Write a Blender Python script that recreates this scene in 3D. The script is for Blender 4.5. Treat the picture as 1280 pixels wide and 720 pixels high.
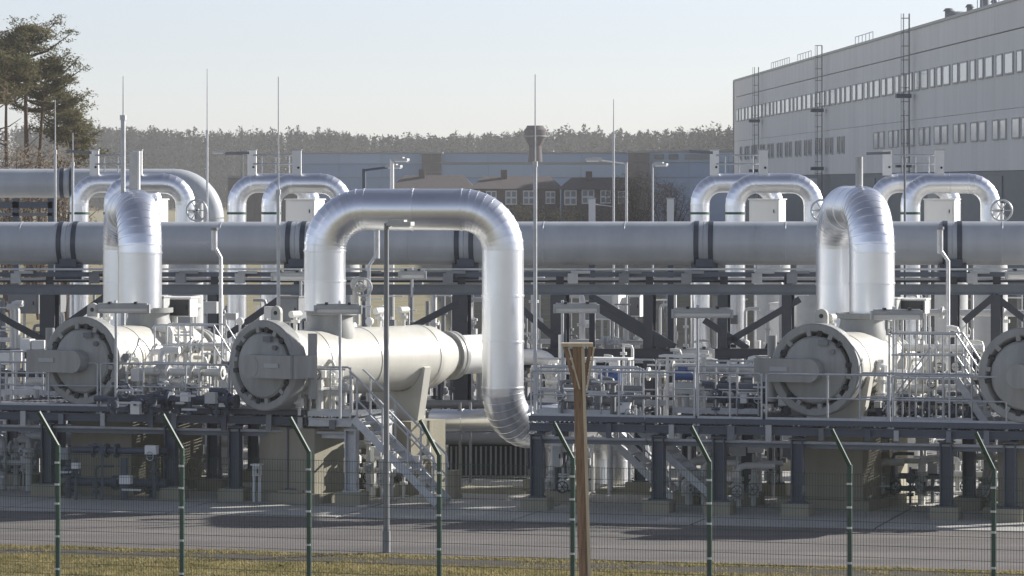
import bpy, math, random
import numpy as np
from mathutils import Vector, Matrix
R_ = math.radians
PI = math.pi
random.seed(7)
rng = np.random.default_rng(7)
scene = bpy.context.scene
for o in list(bpy.data.objects): bpy.data.objects.remove(o)

# ------------------------------------------------------------------ camera, sky, sun, exposure
F = 5000.0          # focal length in pixels of a 1280 wide picture
CAMZ = 7.4          # the camera stands on a bank / viewing mound
HOR = 230.0
SUN_AZ, SUN_EL = 27.0, 24.0     # azimuth measured from +X (right) towards +Y (away), degrees
cam = bpy.data.cameras.new('camera')
cam.sensor_width = 36.0; cam.lens = F/1280*36.0
cam.shift_y = -(360-HOR)/1280.0
cam.clip_start = 0.5; cam.clip_end = 20000
camo = bpy.data.objects.new('camera', cam); scene.collection.objects.link(camo)
camo.location = (0, 0, CAMZ); camo.rotation_euler = (R_(90), 0, 0)
scene.camera = camo
w = bpy.data.worlds.new('World'); scene.world = w; w.use_nodes = True
nt = w.node_tree; nt.nodes.clear()
sky = nt.nodes.new('ShaderNodeTexSky'); sky.sky_type = 'NISHITA'; sky.sun_disc = False
sky.sun_elevation = R_(SUN_EL); sky.sun_rotation = R_(90-SUN_AZ)
sky.air_density = 0.65; sky.dust_density = 0.35; sky.ozone_density = 1.55; sky.altitude = 0
bg = nt.nodes.new('ShaderNodeBackground'); bg.inputs['Strength'].default_value = 0.083
wo = nt.nodes.new('ShaderNodeOutputWorld')
hsv = nt.nodes.new('ShaderNodeHueSaturation'); hsv.inputs['Saturation'].default_value = 0.60; hsv.inputs['Value'].default_value = 1.0
nt.links.new(sky.outputs[0], hsv.inputs['Color']); wb = nt.nodes.new('ShaderNodeMix'); wb.data_type = 'RGBA'; wb.blend_type = 'MULTIPLY'; wb.inputs[0].default_value = 1.0; wb.inputs[7].default_value = (1.03, 0.985, 1.025, 1)
nt.links.new(hsv.outputs[0], wb.inputs[6]); nt.links.new(wb.outputs[2], bg.inputs['Color']); nt.links.new(bg.outputs[0], wo.inputs['Surface'])
sl = bpy.data.lights.new('sun', 'SUN'); sl.energy = 5.0; sl.angle = R_(0.5); sl.color = (1.0, 0.955, 0.885)
so = bpy.data.objects.new('sun', sl); scene.collection.objects.link(so)
sd = Vector((math.cos(R_(SUN_EL))*math.cos(R_(SUN_AZ)), math.cos(R_(SUN_EL))*math.sin(R_(SUN_AZ)), math.sin(R_(SUN_EL))))
so.rotation_euler = sd.to_track_quat('Z', 'Y').to_euler(); so.location = (40, 60, 60)
scene.view_settings.view_transform = 'Standard'; scene.view_settings.look = 'None'
scene.view_settings.exposure = 0.74; scene.view_settings.gamma = 1.0
scene.view_settings.use_curve_mapping = False
scene.render.engine = 'CYCLES'
scene.cycles.max_bounces = 6; scene.cycles.transparent_max_bounces = 8; scene.cycles.volume_bounces = 0

# ------------------------------------------------------------------ helpers
T = 0.30            # the plant's rows come nearer to the right: Y = R - T * X
YAW = -math.atan(T)
U = Vector((math.cos(YAW), math.sin(YAW), 0)); V = Vector((-math.sin(YAW), math.cos(YAW), 0))
def at(px, py, Y): return Vector(((px-640)/F*Y, Y, CAMZ+(HOR-py)/F*Y))
def row(px, R, t=T): return R/(1+t*(px-640)/F)
def gp(px, R, t=T, z=0.0):
    Y = row(px, R, t); return Vector(((px-640)/F*Y, Y, z))
def zz(py, Y): return CAMZ+(HOR-py)/F*Y

MATS = {}
def mat(name, col, rough=0.6, metal=0.0, var=0.12, scale=3.0, bump=0.0, bscale=20.0, col2=None, rvar=0.0, streak=False, spec=0.5, objrand=0.0, stretch=None):
    m = bpy.data.materials.new(name); m.use_nodes = True
    n = m.node_tree; b = n.nodes['Principled BSDF']
    b.inputs['Roughness'].default_value = rough; b.inputs['Metallic'].default_value = metal
    b.inputs['Specular IOR Level'].default_value = spec
    tc = n.nodes.new('ShaderNodeTexCoord'); mp = n.nodes.new('ShaderNodeMapping')
    n.links.new(tc.outputs['Object'], mp.inputs[0])
    if streak: mp.inputs['Scale'].default_value = (1, 1, 0.12)
    if stretch: mp.inputs['Scale'].default_value = stretch
    nz = n.nodes.new('ShaderNodeTexNoise'); nz.inputs['Scale'].default_value = scale; nz.inputs['Detail'].default_value = 8; nz.inputs['Roughness'].default_value = 0.65
    n.links.new(mp.outputs[0], nz.inputs['Vector'])
    cr = n.nodes.new('ShaderNodeValToRGB'); cr.color_ramp.elements[0].position = 0.3; cr.color_ramp.elements[1].position = 0.7
    c1 = [max(0, c*(1-var)) for c in col]; c2 = col2 if col2 else [min(1, c*(1+var)) for c in col]
    cr.color_ramp.elements[0].color = (*c1, 1); cr.color_ramp.elements[1].color = (*c2, 1)
    n.links.new(nz.outputs['Fac'], cr.inputs[0])
    out = cr.outputs[0]
    if objrand:
        oi = n.nodes.new('ShaderNodeObjectInfo'); mr = n.nodes.new('ShaderNodeMapRange')
        mr.inputs['To Min'].default_value = 1-objrand; mr.inputs['To Max'].default_value = 1+objrand
        n.links.new(oi.outputs['Random'], mr.inputs[0])
        hs = n.nodes.new('ShaderNodeHueSaturation'); n.links.new(mr.outputs[0], hs.inputs['Value']); n.links.new(out, hs.inputs['Color']); out = hs.outputs[0]
    n.links.new(out, b.inputs['Base Color'])
    if rvar:
        m2 = n.nodes.new('ShaderNodeMapRange'); m2.inputs['To Min'].default_value = max(0.02, rough-rvar); m2.inputs['To Max'].default_value = rough+rvar
        n.links.new(nz.outputs['Fac'], m2.inputs[0]); n.links.new(m2.outputs[0], b.inputs['Roughness'])
    if bump:
        n2 = n.nodes.new('ShaderNodeTexNoise'); n2.inputs['Scale'].default_value = bscale; n2.inputs['Detail'].default_value = 4
        n.links.new(tc.outputs['Object'], n2.inputs['Vector'])
        bp = n.nodes.new('ShaderNodeBump'); bp.inputs['Strength'].default_value = bump; bp.inputs['Distance'].default_value = 0.02
        n.links.new(n2.outputs['Fac'], bp.inputs['Height']); n.links.new(bp.outputs[0], b.inputs['Normal'])
    MATS[name] = m; return m

mat('clad', (0.88, 0.90, 0.935), 0.33, 1.0, 0.05, 1.2, 0.03, 1.6, rvar=0.05, objrand=0.06)
mat('trap', (0.54, 0.53, 0.48), 0.38, 0.0, 0.10, 1.8, rvar=0.06, streak=True)
mat('greyshade', (0.33, 0.335, 0.32), 0.42, 0.0, 0.2, 3.0, rvar=0.06, streak=True)  # trap paint darkened for its shaded faces, also plain grey parts
mat('bigpipe', (0.45, 0.475, 0.50), 0.30, 0.0, 0.12, 1.2, rvar=0.08, objrand=0.05, stretch=(1, 1, .15))
mat('strap', (0.055, 0.068, 0.09), 0.5)
mat('steelshade', (0.042, 0.048, 0.062), 0.5, 0.0, 0.12, 2.0)  # steel darkened in colour for the shadow under the big pipe
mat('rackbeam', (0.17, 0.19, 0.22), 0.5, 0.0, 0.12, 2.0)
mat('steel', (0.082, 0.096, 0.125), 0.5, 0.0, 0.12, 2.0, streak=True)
mat('galv', (0.50, 0.515, 0.53), 0.45, 0.35, 0.14, 6.0, rvar=0.1)
mat('grating', (0.09, 0.10, 0.12), 0.6, 0.3, 0.2, 10)
mat('concrete', (0.30, 0.28, 0.215), 0.9, 0.0, 0.16, 1.4, 0.3, 30, streak=True)
mat('apron', (0.40, 0.39, 0.36), 0.9, 0.0, 0.16, 0.6, 0.2, 20)
mat('white', (0.74, 0.74, 0.72), 0.5, 0.0, 0.06, 2.0, streak=True)
mat('palegrey', (0.44, 0.45, 0.445), 0.5, 0.0, 0.1, 3.0)
mat('valve', (0.62, 0.62, 0.59), 0.42, 0.0, 0.14, 4.0, objrand=0.2)
mat('dark', (0.030, 0.032, 0.036), 0.6)
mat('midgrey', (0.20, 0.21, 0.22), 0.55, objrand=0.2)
mat('blue', (0.05, 0.10, 0.26), 0.45)
mat('greenpaint', (0.018, 0.055, 0.040), 0.42, 0.0, 0.15, 3)
mat('greenband', (0.03, 0.10, 0.07), 0.5)
mat('wood', (0.21, 0.125, 0.075), 0.75, 0.0, 0.35, 7.0, 0.35, 18, col2=(0.36, 0.24, 0.15), stretch=(3, 3, 0.25))
mat('woodpale', (0.52, 0.44, 0.32), 0.75, 0.0, 0.2, 7.0, stretch=(3, 3, 0.4))
mat('asphalt', (0.105, 0.097, 0.092), 0.9, 0.0, 0.2, 0.6, 0.4, 60, col2=(0.19, 0.172, 0.162), stretch=(0.35, 1.6, 1))
mat('darkbrown', (0.03, 0.025, 0.018), 0.95, 0.0, 0.4, 4.0, 0.8, 10, col2=(0.085, 0.068, 0.04))
mat('ground', (0.17, 0.16, 0.075), 0.95, 0.0, 0.3, 0.8, 0.3, 8, col2=(0.30, 0.255, 0.14))
mat('grassblade', (0.22, 0.21, 0.075), 0.8, 0.0, 0.3, 1.2, col2=(0.46, 0.38, 0.19))
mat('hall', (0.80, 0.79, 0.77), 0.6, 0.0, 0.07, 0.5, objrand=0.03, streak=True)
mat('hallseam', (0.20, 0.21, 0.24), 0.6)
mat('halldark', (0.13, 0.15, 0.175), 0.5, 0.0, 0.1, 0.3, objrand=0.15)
mat('skyglass', (0.84, 0.86, 0.88), 0.12, 0.0, 0.06, 0.4, spec=0.9, objrand=0.1)  # pale base colour stands in for sky mirrored in the panes
mat('glassdark', (0.10, 0.12, 0.14), 0.15, 0.0, 0.1, 0.4, spec=0.6, objrand=0.3)
mat('pane_grey', (0.22, 0.23, 0.25), 0.3)
mat('bluehall', (0.20, 0.29, 0.45), 0.85, 0.0, 0.05, 0.05, objrand=0.06)
mat('bluehall2', (0.27, 0.36, 0.50), 0.85, 0.0, 0.05, 0.05, objrand=0.05)
mat('brick', (0.12, 0.088, 0.08), 0.9, 0.0, 0.2, 2.0)
mat('towerbrick', (0.10, 0.085, 0.09), 0.9, 0.0, 0.2, 0.5)
mat('rooftile', (0.075, 0.062, 0.062), 0.9, 0.0, 0.2, 2.0)
mat('bark', (0.10, 0.065, 0.045), 0.9, 0.0, 0.35, 1.5, 0.6, 8, stretch=(1, 1, .3))
mat('needle', (0.09, 0.10, 0.05), 0.7, 0.0, 0.3, 0.5, col2=(0.22, 0.19, 0.10))
mat('twig', (0.22, 0.185, 0.15), 0.9, 0.0, 0.3, 0.7, col2=(0.36, 0.30, 0.235))
mat('leafdry', (0.34, 0.31, 0.16), 0.9, 0.0, 0.3, 0.7, col2=(0.42, 0.36, 0.2))
mat('forest', (0.045, 0.048, 0.042), 0.9, 0.0, 0.2, 0.03, col2=(0.075, 0.07, 0.063))
mat('lampglass', (0.80, 0.80, 0.78), 0.3, 0.0, 0.03, 2)
mat('red', (0.30, 0.05, 0.04), 0.5)

def leafy(name, f_):      # thin leaves let light through
    n = MATS[name].node_tree; b = n.nodes['Principled BSDF']; b.inputs['Specular IOR Level'].default_value = 0.1
    tr = n.nodes.new('ShaderNodeBsdfTranslucent'); mx = n.nodes.new('ShaderNodeMixShader'); mx.inputs[0].default_value = f_
    n.links.new(b.inputs['Base Color'].links[0].from_socket, tr.inputs['Color']); n.links.new(b.outputs[0], mx.inputs[1]); n.links.new(tr.outputs[0], mx.inputs[2])
    n.links.new(mx.outputs[0], n.nodes['Material Output'].inputs['Surface'])
for k_ in ('forest', 'needle', 'grassblade', 'leafdry', 'twig'): leafy(k_, .45)
class MB:
    def __init__(s): s.v = []; s.f = []
    def add(s, vs, fs):
        o = len(s.v); s.v += [tuple(p) for p in vs]; s.f += [tuple(i+o for i in f) for f in fs]; return s
    def box(s, c, d, rz=0.0, M=None):
        hx, hy, hz = d[0]/2, d[1]/2, d[2]/2
        vs = [Vector((x*hx, y*hy, z*hz)) for z in (-1, 1) for y in (-1, 1) for x in (-1, 1)]
        if M is None: M = Matrix.Rotation(rz, 3, 'Z')
        vs = [M @ p + Vector(c) for p in vs]
        return s.add(vs, [(0, 2, 3, 1), (4, 5, 7, 6), (0, 1, 5, 4), (2, 6, 7, 3), (0, 4, 6, 2), (1, 3, 7, 5)])
    def bar(s, p0, p1, wd, ht, up=(0, 0, 1)):
        p0 = Vector(p0); p1 = Vector(p1); d = p1-p0; L = d.length; d = d/L
        up = Vector(up)
        if abs(d.dot(up)) > 0.99: up = Vector((0, 1, 0))
        x = d.cross(up).normalized(); z = x.cross(d)
        M = Matrix((x, d, z)).transposed()
        return s.box((p0+p1)/2, (wd, L, ht), M=M)
    def ibeam(s, p0, p1, wd, ht, t=0.025, up=(0, 0, 1)):
        p0 = Vector(p0); p1 = Vector(p1); d = (p1-p0).normalized(); up = Vector(up)
        if abs(d.dot(up)) > 0.99: up = Vector(V)
        x = d.cross(up).normalized(); z = x.cross(d)
        for k in (-1, 1):
            o = z*(k*(ht/2-t/2)); s.bar(p0+o, p1+o, wd, t, z)
        s.bar(p0, p1, t*0.8, ht-2*t, z); return s
    def cyl(s, p0, p1, r0, r1=None, n=12, cap=True):
        if r1 is None: r1 = r0
        p0 = Vector(p0); p1 = Vector(p1); d = (p1-p0).normalized()
        a = Vector((0, 0, 1)) if abs(d.z) < 0.9 else Vector((1, 0, 0))
        x = d.cross(a).normalized(); y = d.cross(x)
        vs = [];
        for p, r in ((p0, r0), (p1, r1)):
            for i in range(n):
                t = 2*PI*i/n; vs.append(p+(x*math.cos(t)+y*math.sin(t))*r)
        fs = [(i, (i+1) % n, n+(i+1) % n, n+i) for i in range(n)]
        if cap: fs += [tuple(range(n))[::-1], tuple(range(n, 2*n))]
        return s.add(vs, fs)
    def tube(s, pts, r, n=10, cap=True):
        pts = [Vector(p) for p in pts]; m = len(pts); vs = []; fs = []
        rr = r if isinstance(r, (list, tuple)) else [r]*m
        px = None
        for i, p in enumerate(pts):
            d = (pts[min(i+1, m-1)]-pts[max(i-1, 0)]).normalized()
            if px is None:
                a = Vector((0, 0, 1)) if abs(d.z) < 0.9 else Vector((1, 0, 0)); x = d.cross(a).normalized()
            else: x = (px-d*px.dot(d)).normalized()
            px = x; y = d.cross(x)
            for k in range(n):
                t = 2*PI*k/n; vs.append(p+(x*math.cos(t)+y*math.sin(t))*rr[i])
        for i in range(m-1):
            for k in range(n): fs.append((i*n+k, i*n+(k+1) % n, (i+1)*n+(k+1) % n, (i+1)*n+k))
        if cap: fs += [tuple(range(n))[::-1], tuple(range((m-1)*n, m*n))]
        return s.add(vs, fs)
    def lathe(s, o, ax, prof, n=32, closed=False):
        # prof: list of (distance along axis, radius)
        o = Vector(o); ax = Vector(ax).normalized()
        a = Vector((0, 0, 1)) if abs(ax.z) < 0.9 else Vector((1, 0, 0))
        x = ax.cross(a).normalized(); y = ax.cross(x); vs = []; fs = []; m = len(prof)
        for (h, r) in prof:
            for k in range(n):
                t = 2*PI*k/n; vs.append(o+ax*h+(x*math.cos(t)+y*math.sin(t))*max(r, 1e-4))
        for i in range(m-1 if not closed else m):
            j = (i+1) % m
            for k in range(n): fs.append((i*n+k, i*n+(k+1) % n, j*n+(k+1) % n, j*n+k))
        return s.add(vs, fs)
    def torus(s, c, ax, R, r, n=24, m=6):
        ax = Vector(ax).normalized(); a = Vector((0, 0, 1)) if abs(ax.z) < 0.9 else Vector((1, 0, 0))
        x = ax.cross(a).normalized(); y = ax.cross(x)
        pts = [Vector(c)+(x*math.cos(2*PI*k/n)+y*math.sin(2*PI*k/n))*R for k in range(n)]
        vs = []; fs = []
        for k, p in enumerate(pts):
            rd = (p-Vector(c)).normalized()
            for q in range(m):
                t = 2*PI*q/m; vs.append(p+(rd*math.cos(t)+ax*math.sin(t))*r)
        for k in range(n):
            for q in range(m): fs.append((k*m+q, k*m+(q+1) % m, ((k+1) % n)*m+(q+1) % m, ((k+1) % n)*m+q))
        return s.add(vs, fs)
    def mesh(s, name, m, smooth=35, off=None):
        me = bpy.data.meshes.new(name)
        vs = s.v if off is None else [(p[0]-off[0], p[1]-off[1], p[2]-off[2]) for p in s.v]
        me.from_pydata(vs, [], s.f); me.validate()
        me.materials.append(MATS[m])
        if smooth:
            me.polygons.foreach_set('use_smooth', [True]*len(me.polygons)); me.set_sharp_from_angle(angle=R_(smooth))
        return me
COL = scene.collection
def wloc(o):
    p = Vector((0, 0, 0))
    while o is not None: p += o.location; o = o.parent
    return p
def tag(o, label, cat, group=None):
    o['label'] = label; o['category'] = cat
    if group: o['group'] = group
    return o
def thing(name, label, cat, loc=(0, 0, 0), rz=0.0, group=None):
    o = bpy.data.objects.new(name, None); COL.objects.link(o); o.location = loc; o.rotation_euler = (0, 0, rz); o.empty_display_size = 0.3
    return tag(o, label, cat, group)
def part(name, mb, m, root, local=False, smooth=35, kind=None, label=None):
    off = None if (local or root is None) else wloc(root)
    o = bpy.data.objects.new(name, mb.mesh(name, m, smooth, off)); COL.objects.link(o); o.parent = root
    if kind: o['kind'] = kind
    if label: o['label'] = label
    return o
def inst(name, me, root, loc, rz=0.0):
    o = bpy.data.objects.new(name, me); COL.objects.link(o); o.parent = root; o.location = loc; o.rotation_euler = (0, 0, rz); return o
def struct(name, mb, m, smooth=0):
    o = part(name, mb, m, None, smooth=smooth); o['kind'] = 'structure'; return o
def big(name, verts, tris, m, root=None, kind=None):
    me = bpy.data.meshes.new(name); nv = len(verts); nf = len(tris)
    me.vertices.add(nv); me.vertices.foreach_set('co', np.asarray(verts, dtype=np.float32).ravel())
    me.loops.add(nf*3); me.loops.foreach_set('vertex_index', np.asarray(tris, dtype=np.int32).ravel())
    me.polygons.add(nf); me.polygons.foreach_set('loop_start', np.arange(0, nf*3, 3, dtype=np.int32))
    me.update(); me.validate(); me.materials.append(MATS[m])
    o = bpy.data.objects.new(name, me); COL.objects.link(o); o.parent = root
    if kind: o['kind'] = kind
    return o

# ------------------------------------------------------------------ the ground
def strip(name, R0, R1, z, m, t0=T, t1=T, x0=-60, x1=60):
    b = MB(); vs = [(x0, R0-t0*x0, z), (x1, R0-t0*x1, z), (x1, R1-t1*x1, z), (x0, R1-t1*x0, z)]
    b.add(vs, [(0, 1, 2, 3)]); return struct(name, b, m)
b = MB(); b.add([(-2500, -300, 0), (2500, -300, 0), (2500, 4500, 0), (-2500, 4500, 0)], [(0, 1, 2, 3)]); struct('ground', b, 'ground')
TG = 0.275
strip('dark_strip', 76.95, 78.55, 0.008, 'darkbrown', TG, TG)  # dark brown band with sparse grass along the verge
strip('road', 78.95, 87.5, 0.016, 'asphalt', TG, 0.25)
# concrete slabs of the plant yard
b = MB(); b.add([(-70, 87.4+.25*70, .012), (70, 87.4-.25*70, .012), (70, 150, .012), (-70, 150, .012)], [(0, 1, 2, 3)]); yard = struct('yard', b, 'darkbrown')
for i in range(-7, 8):
    for j in range(3):
        s0 = 4.0
        o = Vector((0, 87.55, 0)); u2 = Vector((1, -.25, 0)).normalized(); v2 = Vector((-u2.y, u2.x, 0))
        a = o+u2*(i*s0+.03)+v2*(j*s0+.03); e = s0-.06
        sb = MB(); p = [a, a+u2*e, a+u2*e+v2*e, a+v2*e]
        sb.add([(q.x, q.y, .035) for q in p]+[(q.x, q.y, .013) for q in p], [(0, 1, 2, 3), (0, 4, 5, 1), (1, 5, 6, 2), (2, 6, 7, 3), (3, 7, 4, 0)])
        part('slab', sb, 'apron', yard, smooth=0)
strip('inner_yard', 100.3, 145, 0.030, 'apron', 0.25, 0.0, -60, 60)
# grass
N = 150000
X = rng.uniform(-16, 16, N); Yb = np.where(rng.random(N) < .25, rng.uniform(66.5, 73, N), rng.uniform(73, 79.05+.1*np.sin(X*1.9)+.06*np.sin(X*5.3), N))
keep = (rng.random(N) < np.where(np.abs(Yb+.12*np.sin(X*2.3)+.08*np.sin(X*6.1)-77.75) < .62, 0.04+.22*np.clip(np.sin(X*1.1+np.sin(X*2.7)*1.5), -.2, 1), 1.0))
X = X[keep]; Yb = Yb[keep]; N = len(X); Y = Yb-TG*X
patch = .55+.45*np.sin(X*1.3+Y*.9)*np.sin(X*.47-Y*1.7+2)
h = rng.uniform(.02, .07, N)*(.6+.6*patch); ang = rng.uniform(0, 2*PI, N); wdt = rng.uniform(.008, .022, N)
lx = rng.normal(0, .04, N); ly = rng.normal(0, .04, N); c, s = np.cos(ang)*wdt, np.sin(ang)*wdt
vv = np.stack([np.stack([X-c, Y-s, 0*X], 1), np.stack([X+c, Y+s, 0*X], 1), np.stack([X+lx, Y+ly, h], 1)], 1).reshape(-1, 3)
g = big('grass', vv, np.arange(3*N).reshape(-1, 3), 'grassblade', kind='stuff'); tag(g, 'dry yellow green grass on the verge behind the fence', 'grass')

# ------------------------------------------------------------------ the big hall on the right
def facade_x(Y): return 46.16-.0332*Y
E = Vector((-.0332, 1, 0)).normalized(); EN = Vector((-E.y, E.x, 0))     # normal of the facade (to the left)
hall = thing('factory_hall', 'huge grey panel clad factory hall with two rows of windows at right', 'hall', (facade_x(360), 360, 0))
def hp(Y, out=0.0, z=0.0): return Vector((facade_x(Y), Y, z))+EN*out
YN, YF, HT = 190.0, 520.0, 20.7
b = MB(); a0 = hp(YN, -.25); a1 = hp(YF, -.25); bk = -EN*90
vs = [a0, a1, a1+bk, a0+bk]; b.add([(p.x, p.y, 0) for p in vs]+[(p.x, p.y, HT-.1) for p in vs], [(0, 1, 5, 4), (1, 2, 6, 5), (2, 3, 7, 6), (3, 0, 4, 7), (4, 5, 6, 7)])
part('wall_core', b, 'hallseam', hall, smooth=0)
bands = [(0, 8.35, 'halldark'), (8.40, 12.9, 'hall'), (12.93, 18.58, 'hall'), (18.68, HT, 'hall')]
y0 = YN
while y0 < YF-1:
    y1 = min(y0+22, YF)
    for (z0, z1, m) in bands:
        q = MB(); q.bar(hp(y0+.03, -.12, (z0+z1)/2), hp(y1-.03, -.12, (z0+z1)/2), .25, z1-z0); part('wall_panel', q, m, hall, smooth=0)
    y0 = y1
q = MB(); q.bar(hp(YN, -.1, HT+.12), hp(YF+.2, -.1, HT+.12), .5, .22); part('parapet', q, 'palegrey', hall, smooth=0)
q = MB(); q.bar(hp(YF+.15, .0, HT/2), hp(YF+.4, .0, HT/2), .3, HT); part('corner_trim', q, 'midgrey', hall, smooth=0)
def winmesh(wd, ht, gl):
    fr = MB()
    for k in (-1, 1):
        fr.box((0, k*(wd/2-.06), 0), (.12, .12, ht)); fr.box((0, 0, k*(ht/2-.06)), (.12, wd-.24, .12))
    pn = MB(); pn.box((0, 0, 0), (.05, wd-.2, ht-.2))
    return fr.mesh('window', 'palegrey', 0), pn.mesh('pane', gl, 0)
WM = {}
def window(Yc, zc, wd, ht, gl):
    k = (wd, ht, gl)
    if k not in WM: WM[k] = winmesh(*k)
    p = hp(Yc, .07, zc)-hall.location
    wn = inst('window', WM[k][0], hall, p, math.atan(.0332)); inst('pane', WM[k][1], wn, (0.0, 0, 0))
y = 200.0; i = 0
while y < 517:
    wd = (4.0, 2.9, 3.7, 2.6, 2.6)[i % 5]
    window(y+wd/2, 16.25, wd, 1.65, 'skyglass'); y += wd+(1.1, 1.7, 1.0, 1.5, 1.6)[i % 5]; i += 1
y = 202.0; i = 0
while y < 510:
    wd = (3.4, 3.4, 2.8, 2.8)[i % 4]
    if y < 372: window(y+wd/2, 11.45, wd, 1.55, 'skyglass')
    elif y > 392: window(y+wd/2, 11.3, wd*.7, 1.75, 'glassdark')
    y += wd+(.9, 2.8, .9, 3.4)[i % 4]; i += 1
for k, (yc, wd) in enumerate(((232, 9), (262, 7), (296, 9), (330, 6), (372, 9), (420, 8))):
    q = MB(); q.bar(hp(yc, .03, 6.3), hp(yc+wd, .03, 6.3), .14, 3.4); part('loading_door', q, 'palegrey' if k % 2 else 'midgrey', hall, smooth=0)
for Yl, ex in ((345, 1.4), (413, 1.0), (482, .8)):      # caged ladders on the facade
    p = hp(Yl, .45); L = MB()
    for k in (-.26, .26): L.bar(p+E*k+Vector((0, 0, 1)), p+E*k+Vector((0, 0, HT+ex)), .06, .06)
    z = 1.2
    while z < HT+ex: L.bar(p-E*.26+Vector((0, 0, z)), p+E*.26+Vector((0, 0, z)), .05, .05); z += .6
    ld = part('ladder', L, 'midgrey', hall, smooth=0)
    Cg = MB(); z = 2.5
    while z < HT+ex:
        pts = [p+E*.3*math.cos(a)+EN*.7*math.sin(a)+Vector((0, 0, z)) for a in [PI*k/6 for k in range(7)]]
        Cg.tube(pts, .028, 4); z += 1.2
    for a in (PI/4, PI/2, 3*PI/4):
        o = p+E*.3*math.cos(a)+EN*.7*math.sin(a); Cg.bar(o+Vector((0, 0, 2.5)), o+Vector((0, 0, HT+ex)), .04, .04)
    part('ladder_cage', Cg, 'midgrey', ld, smooth=0)
    for zp in (15.0, 9.0):
        q = MB(); q.box(p+EN*.5+Vector((0, 0, zp)), (1.3, 1.2, .35)); part('rest_platform', q, 'steel', ld, smooth=0)
for k, (Yv, hh, ww) in enumerate(((338, 1.3, .9), (333, .8, 1.6), (326, 1.1, .7), (318, 1.5, 1.0), (313, .9, .6), (305, 1.4, .8), (300, .7, 1.5))):
    q = MB(); c = hp(Yv, -2.0); q.cyl((c.x, c.y, HT), (c.x, c.y, HT+hh), ww*.4, n=10); q.cyl((c.x, c.y, HT+hh), (c.x, c.y, HT+hh+.25), ww*.6, ww*.35, n=10); part('roof_vent', q, 'midgrey', hall)
for k, (ya, yb) in enumerate(((285, 312), (378, 392), (432, 446), (455, 476))):
    q = MB(); n_ = int((yb-ya)/2.5)
    for j in range(n_+1): p = hp(ya+(yb-ya)*j/n_, -.5); q.bar((p.x, p.y, HT), (p.x, p.y, HT+1.1), .06, .06)
    q.bar(hp(ya, -.5, HT+1.1), hp(yb, -.5, HT+1.1), .06, .06); part('roof_railing', q, 'galv', hall, smooth=0)

# ------------------------------------------------------------------ far buildings
def far_box(name, label, cat, px0, px1, py_top, Y, depth, m, bands=(), panels=8, base=0.0, roof='midgrey'):
    x0 = (px0-640)/F*Y; x1 = (px1-640)/F*Y; h = zz(py_top, Y)
    t = thing(name, label, cat, ((x0+x1)/2, Y, 0))
    b = MB(); b.box(((x0+x1)/2, Y+depth/2+.3, h/2), (x1-x0-.3, depth-.4, h-.2)); part('wall_core', b, 'hallseam', t, smooth=0)
    zs = [0]+sorted(zz(p, Y) for p in bands)+[h]
    for k in range(len(zs)-1):
        for j in range(panels):
            a = x0+(x1-x0)*j/panels; c = x0+(x1-x0)*(j+1)/panels
            q = MB(); q.box(((a+c)/2, Y, (zs[k]+zs[k+1])/2), (c-a-.05, .3, zs[k+1]-zs[k]-.10)); part('wall_panel', q, m if isinstance(m, str) else m[k % len(m)], t, smooth=0)
    q = MB(); q.box(((x0+x1)/2, Y+depth/2, h+.15), (x1-x0+.4, depth+.6, .3)); part('roof', q, roof, t, smooth=0)
    return t
far_box('industrial_hall', 'long blue clad hall below the forest, left of the dark stair tower', 'hall', 372, 528, 192, 700, 40, ('bluehall', 'bluehall', 'bluehall2'), (222, 205), 3)
far_box('industrial_hall', 'long blue clad hall below the forest, behind the water tower mast', 'hall', 551, 786, 192, 705, 40, ('bluehall', 'bluehall', 'bluehall2'), (222, 205), 4)
h3 = far_box('industrial_hall', 'blue clad hall directly left of the big grey factory hall', 'hall', 812, 960, 190, 690, 40, ('bluehall', 'bluehall', 'bluehall2'), (222, 203), 3)
for k, px in enumerate((824, 842, 866, 885)):
    q = MB(); c = at(px, 196, 689.7); q.box(c, (1.6 if k < 2 else 2.6, .3, .9)); part('vent_grille', q, 'glassdark', h3, smooth=0)
far_box('low_hall', 'lower blue hall in front of the water tower foot', 'hall', 553, 784, 205, 618, 14, ('bluehall', 'bluehall2'), (222,), 4)
far_box('stair_tower', 'dark brick stair tower between two blue halls, left one', 'tower', 527, 552, 192, 698, 6, 'towerbrick', (228, 215, 203), 2)
far_box('stair_tower', 'dark brick stair tower beside the blue hall behind the street lamp', 'tower', 785, 812, 191, 688, 6, 'towerbrick', (228, 215, 203), 2)
far_box('long_shed', 'low dark shed roof line behind the left pipe bends', 'shed', 285, 372, 222, 640, 20, 'towerbrick', (), 5)
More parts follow.
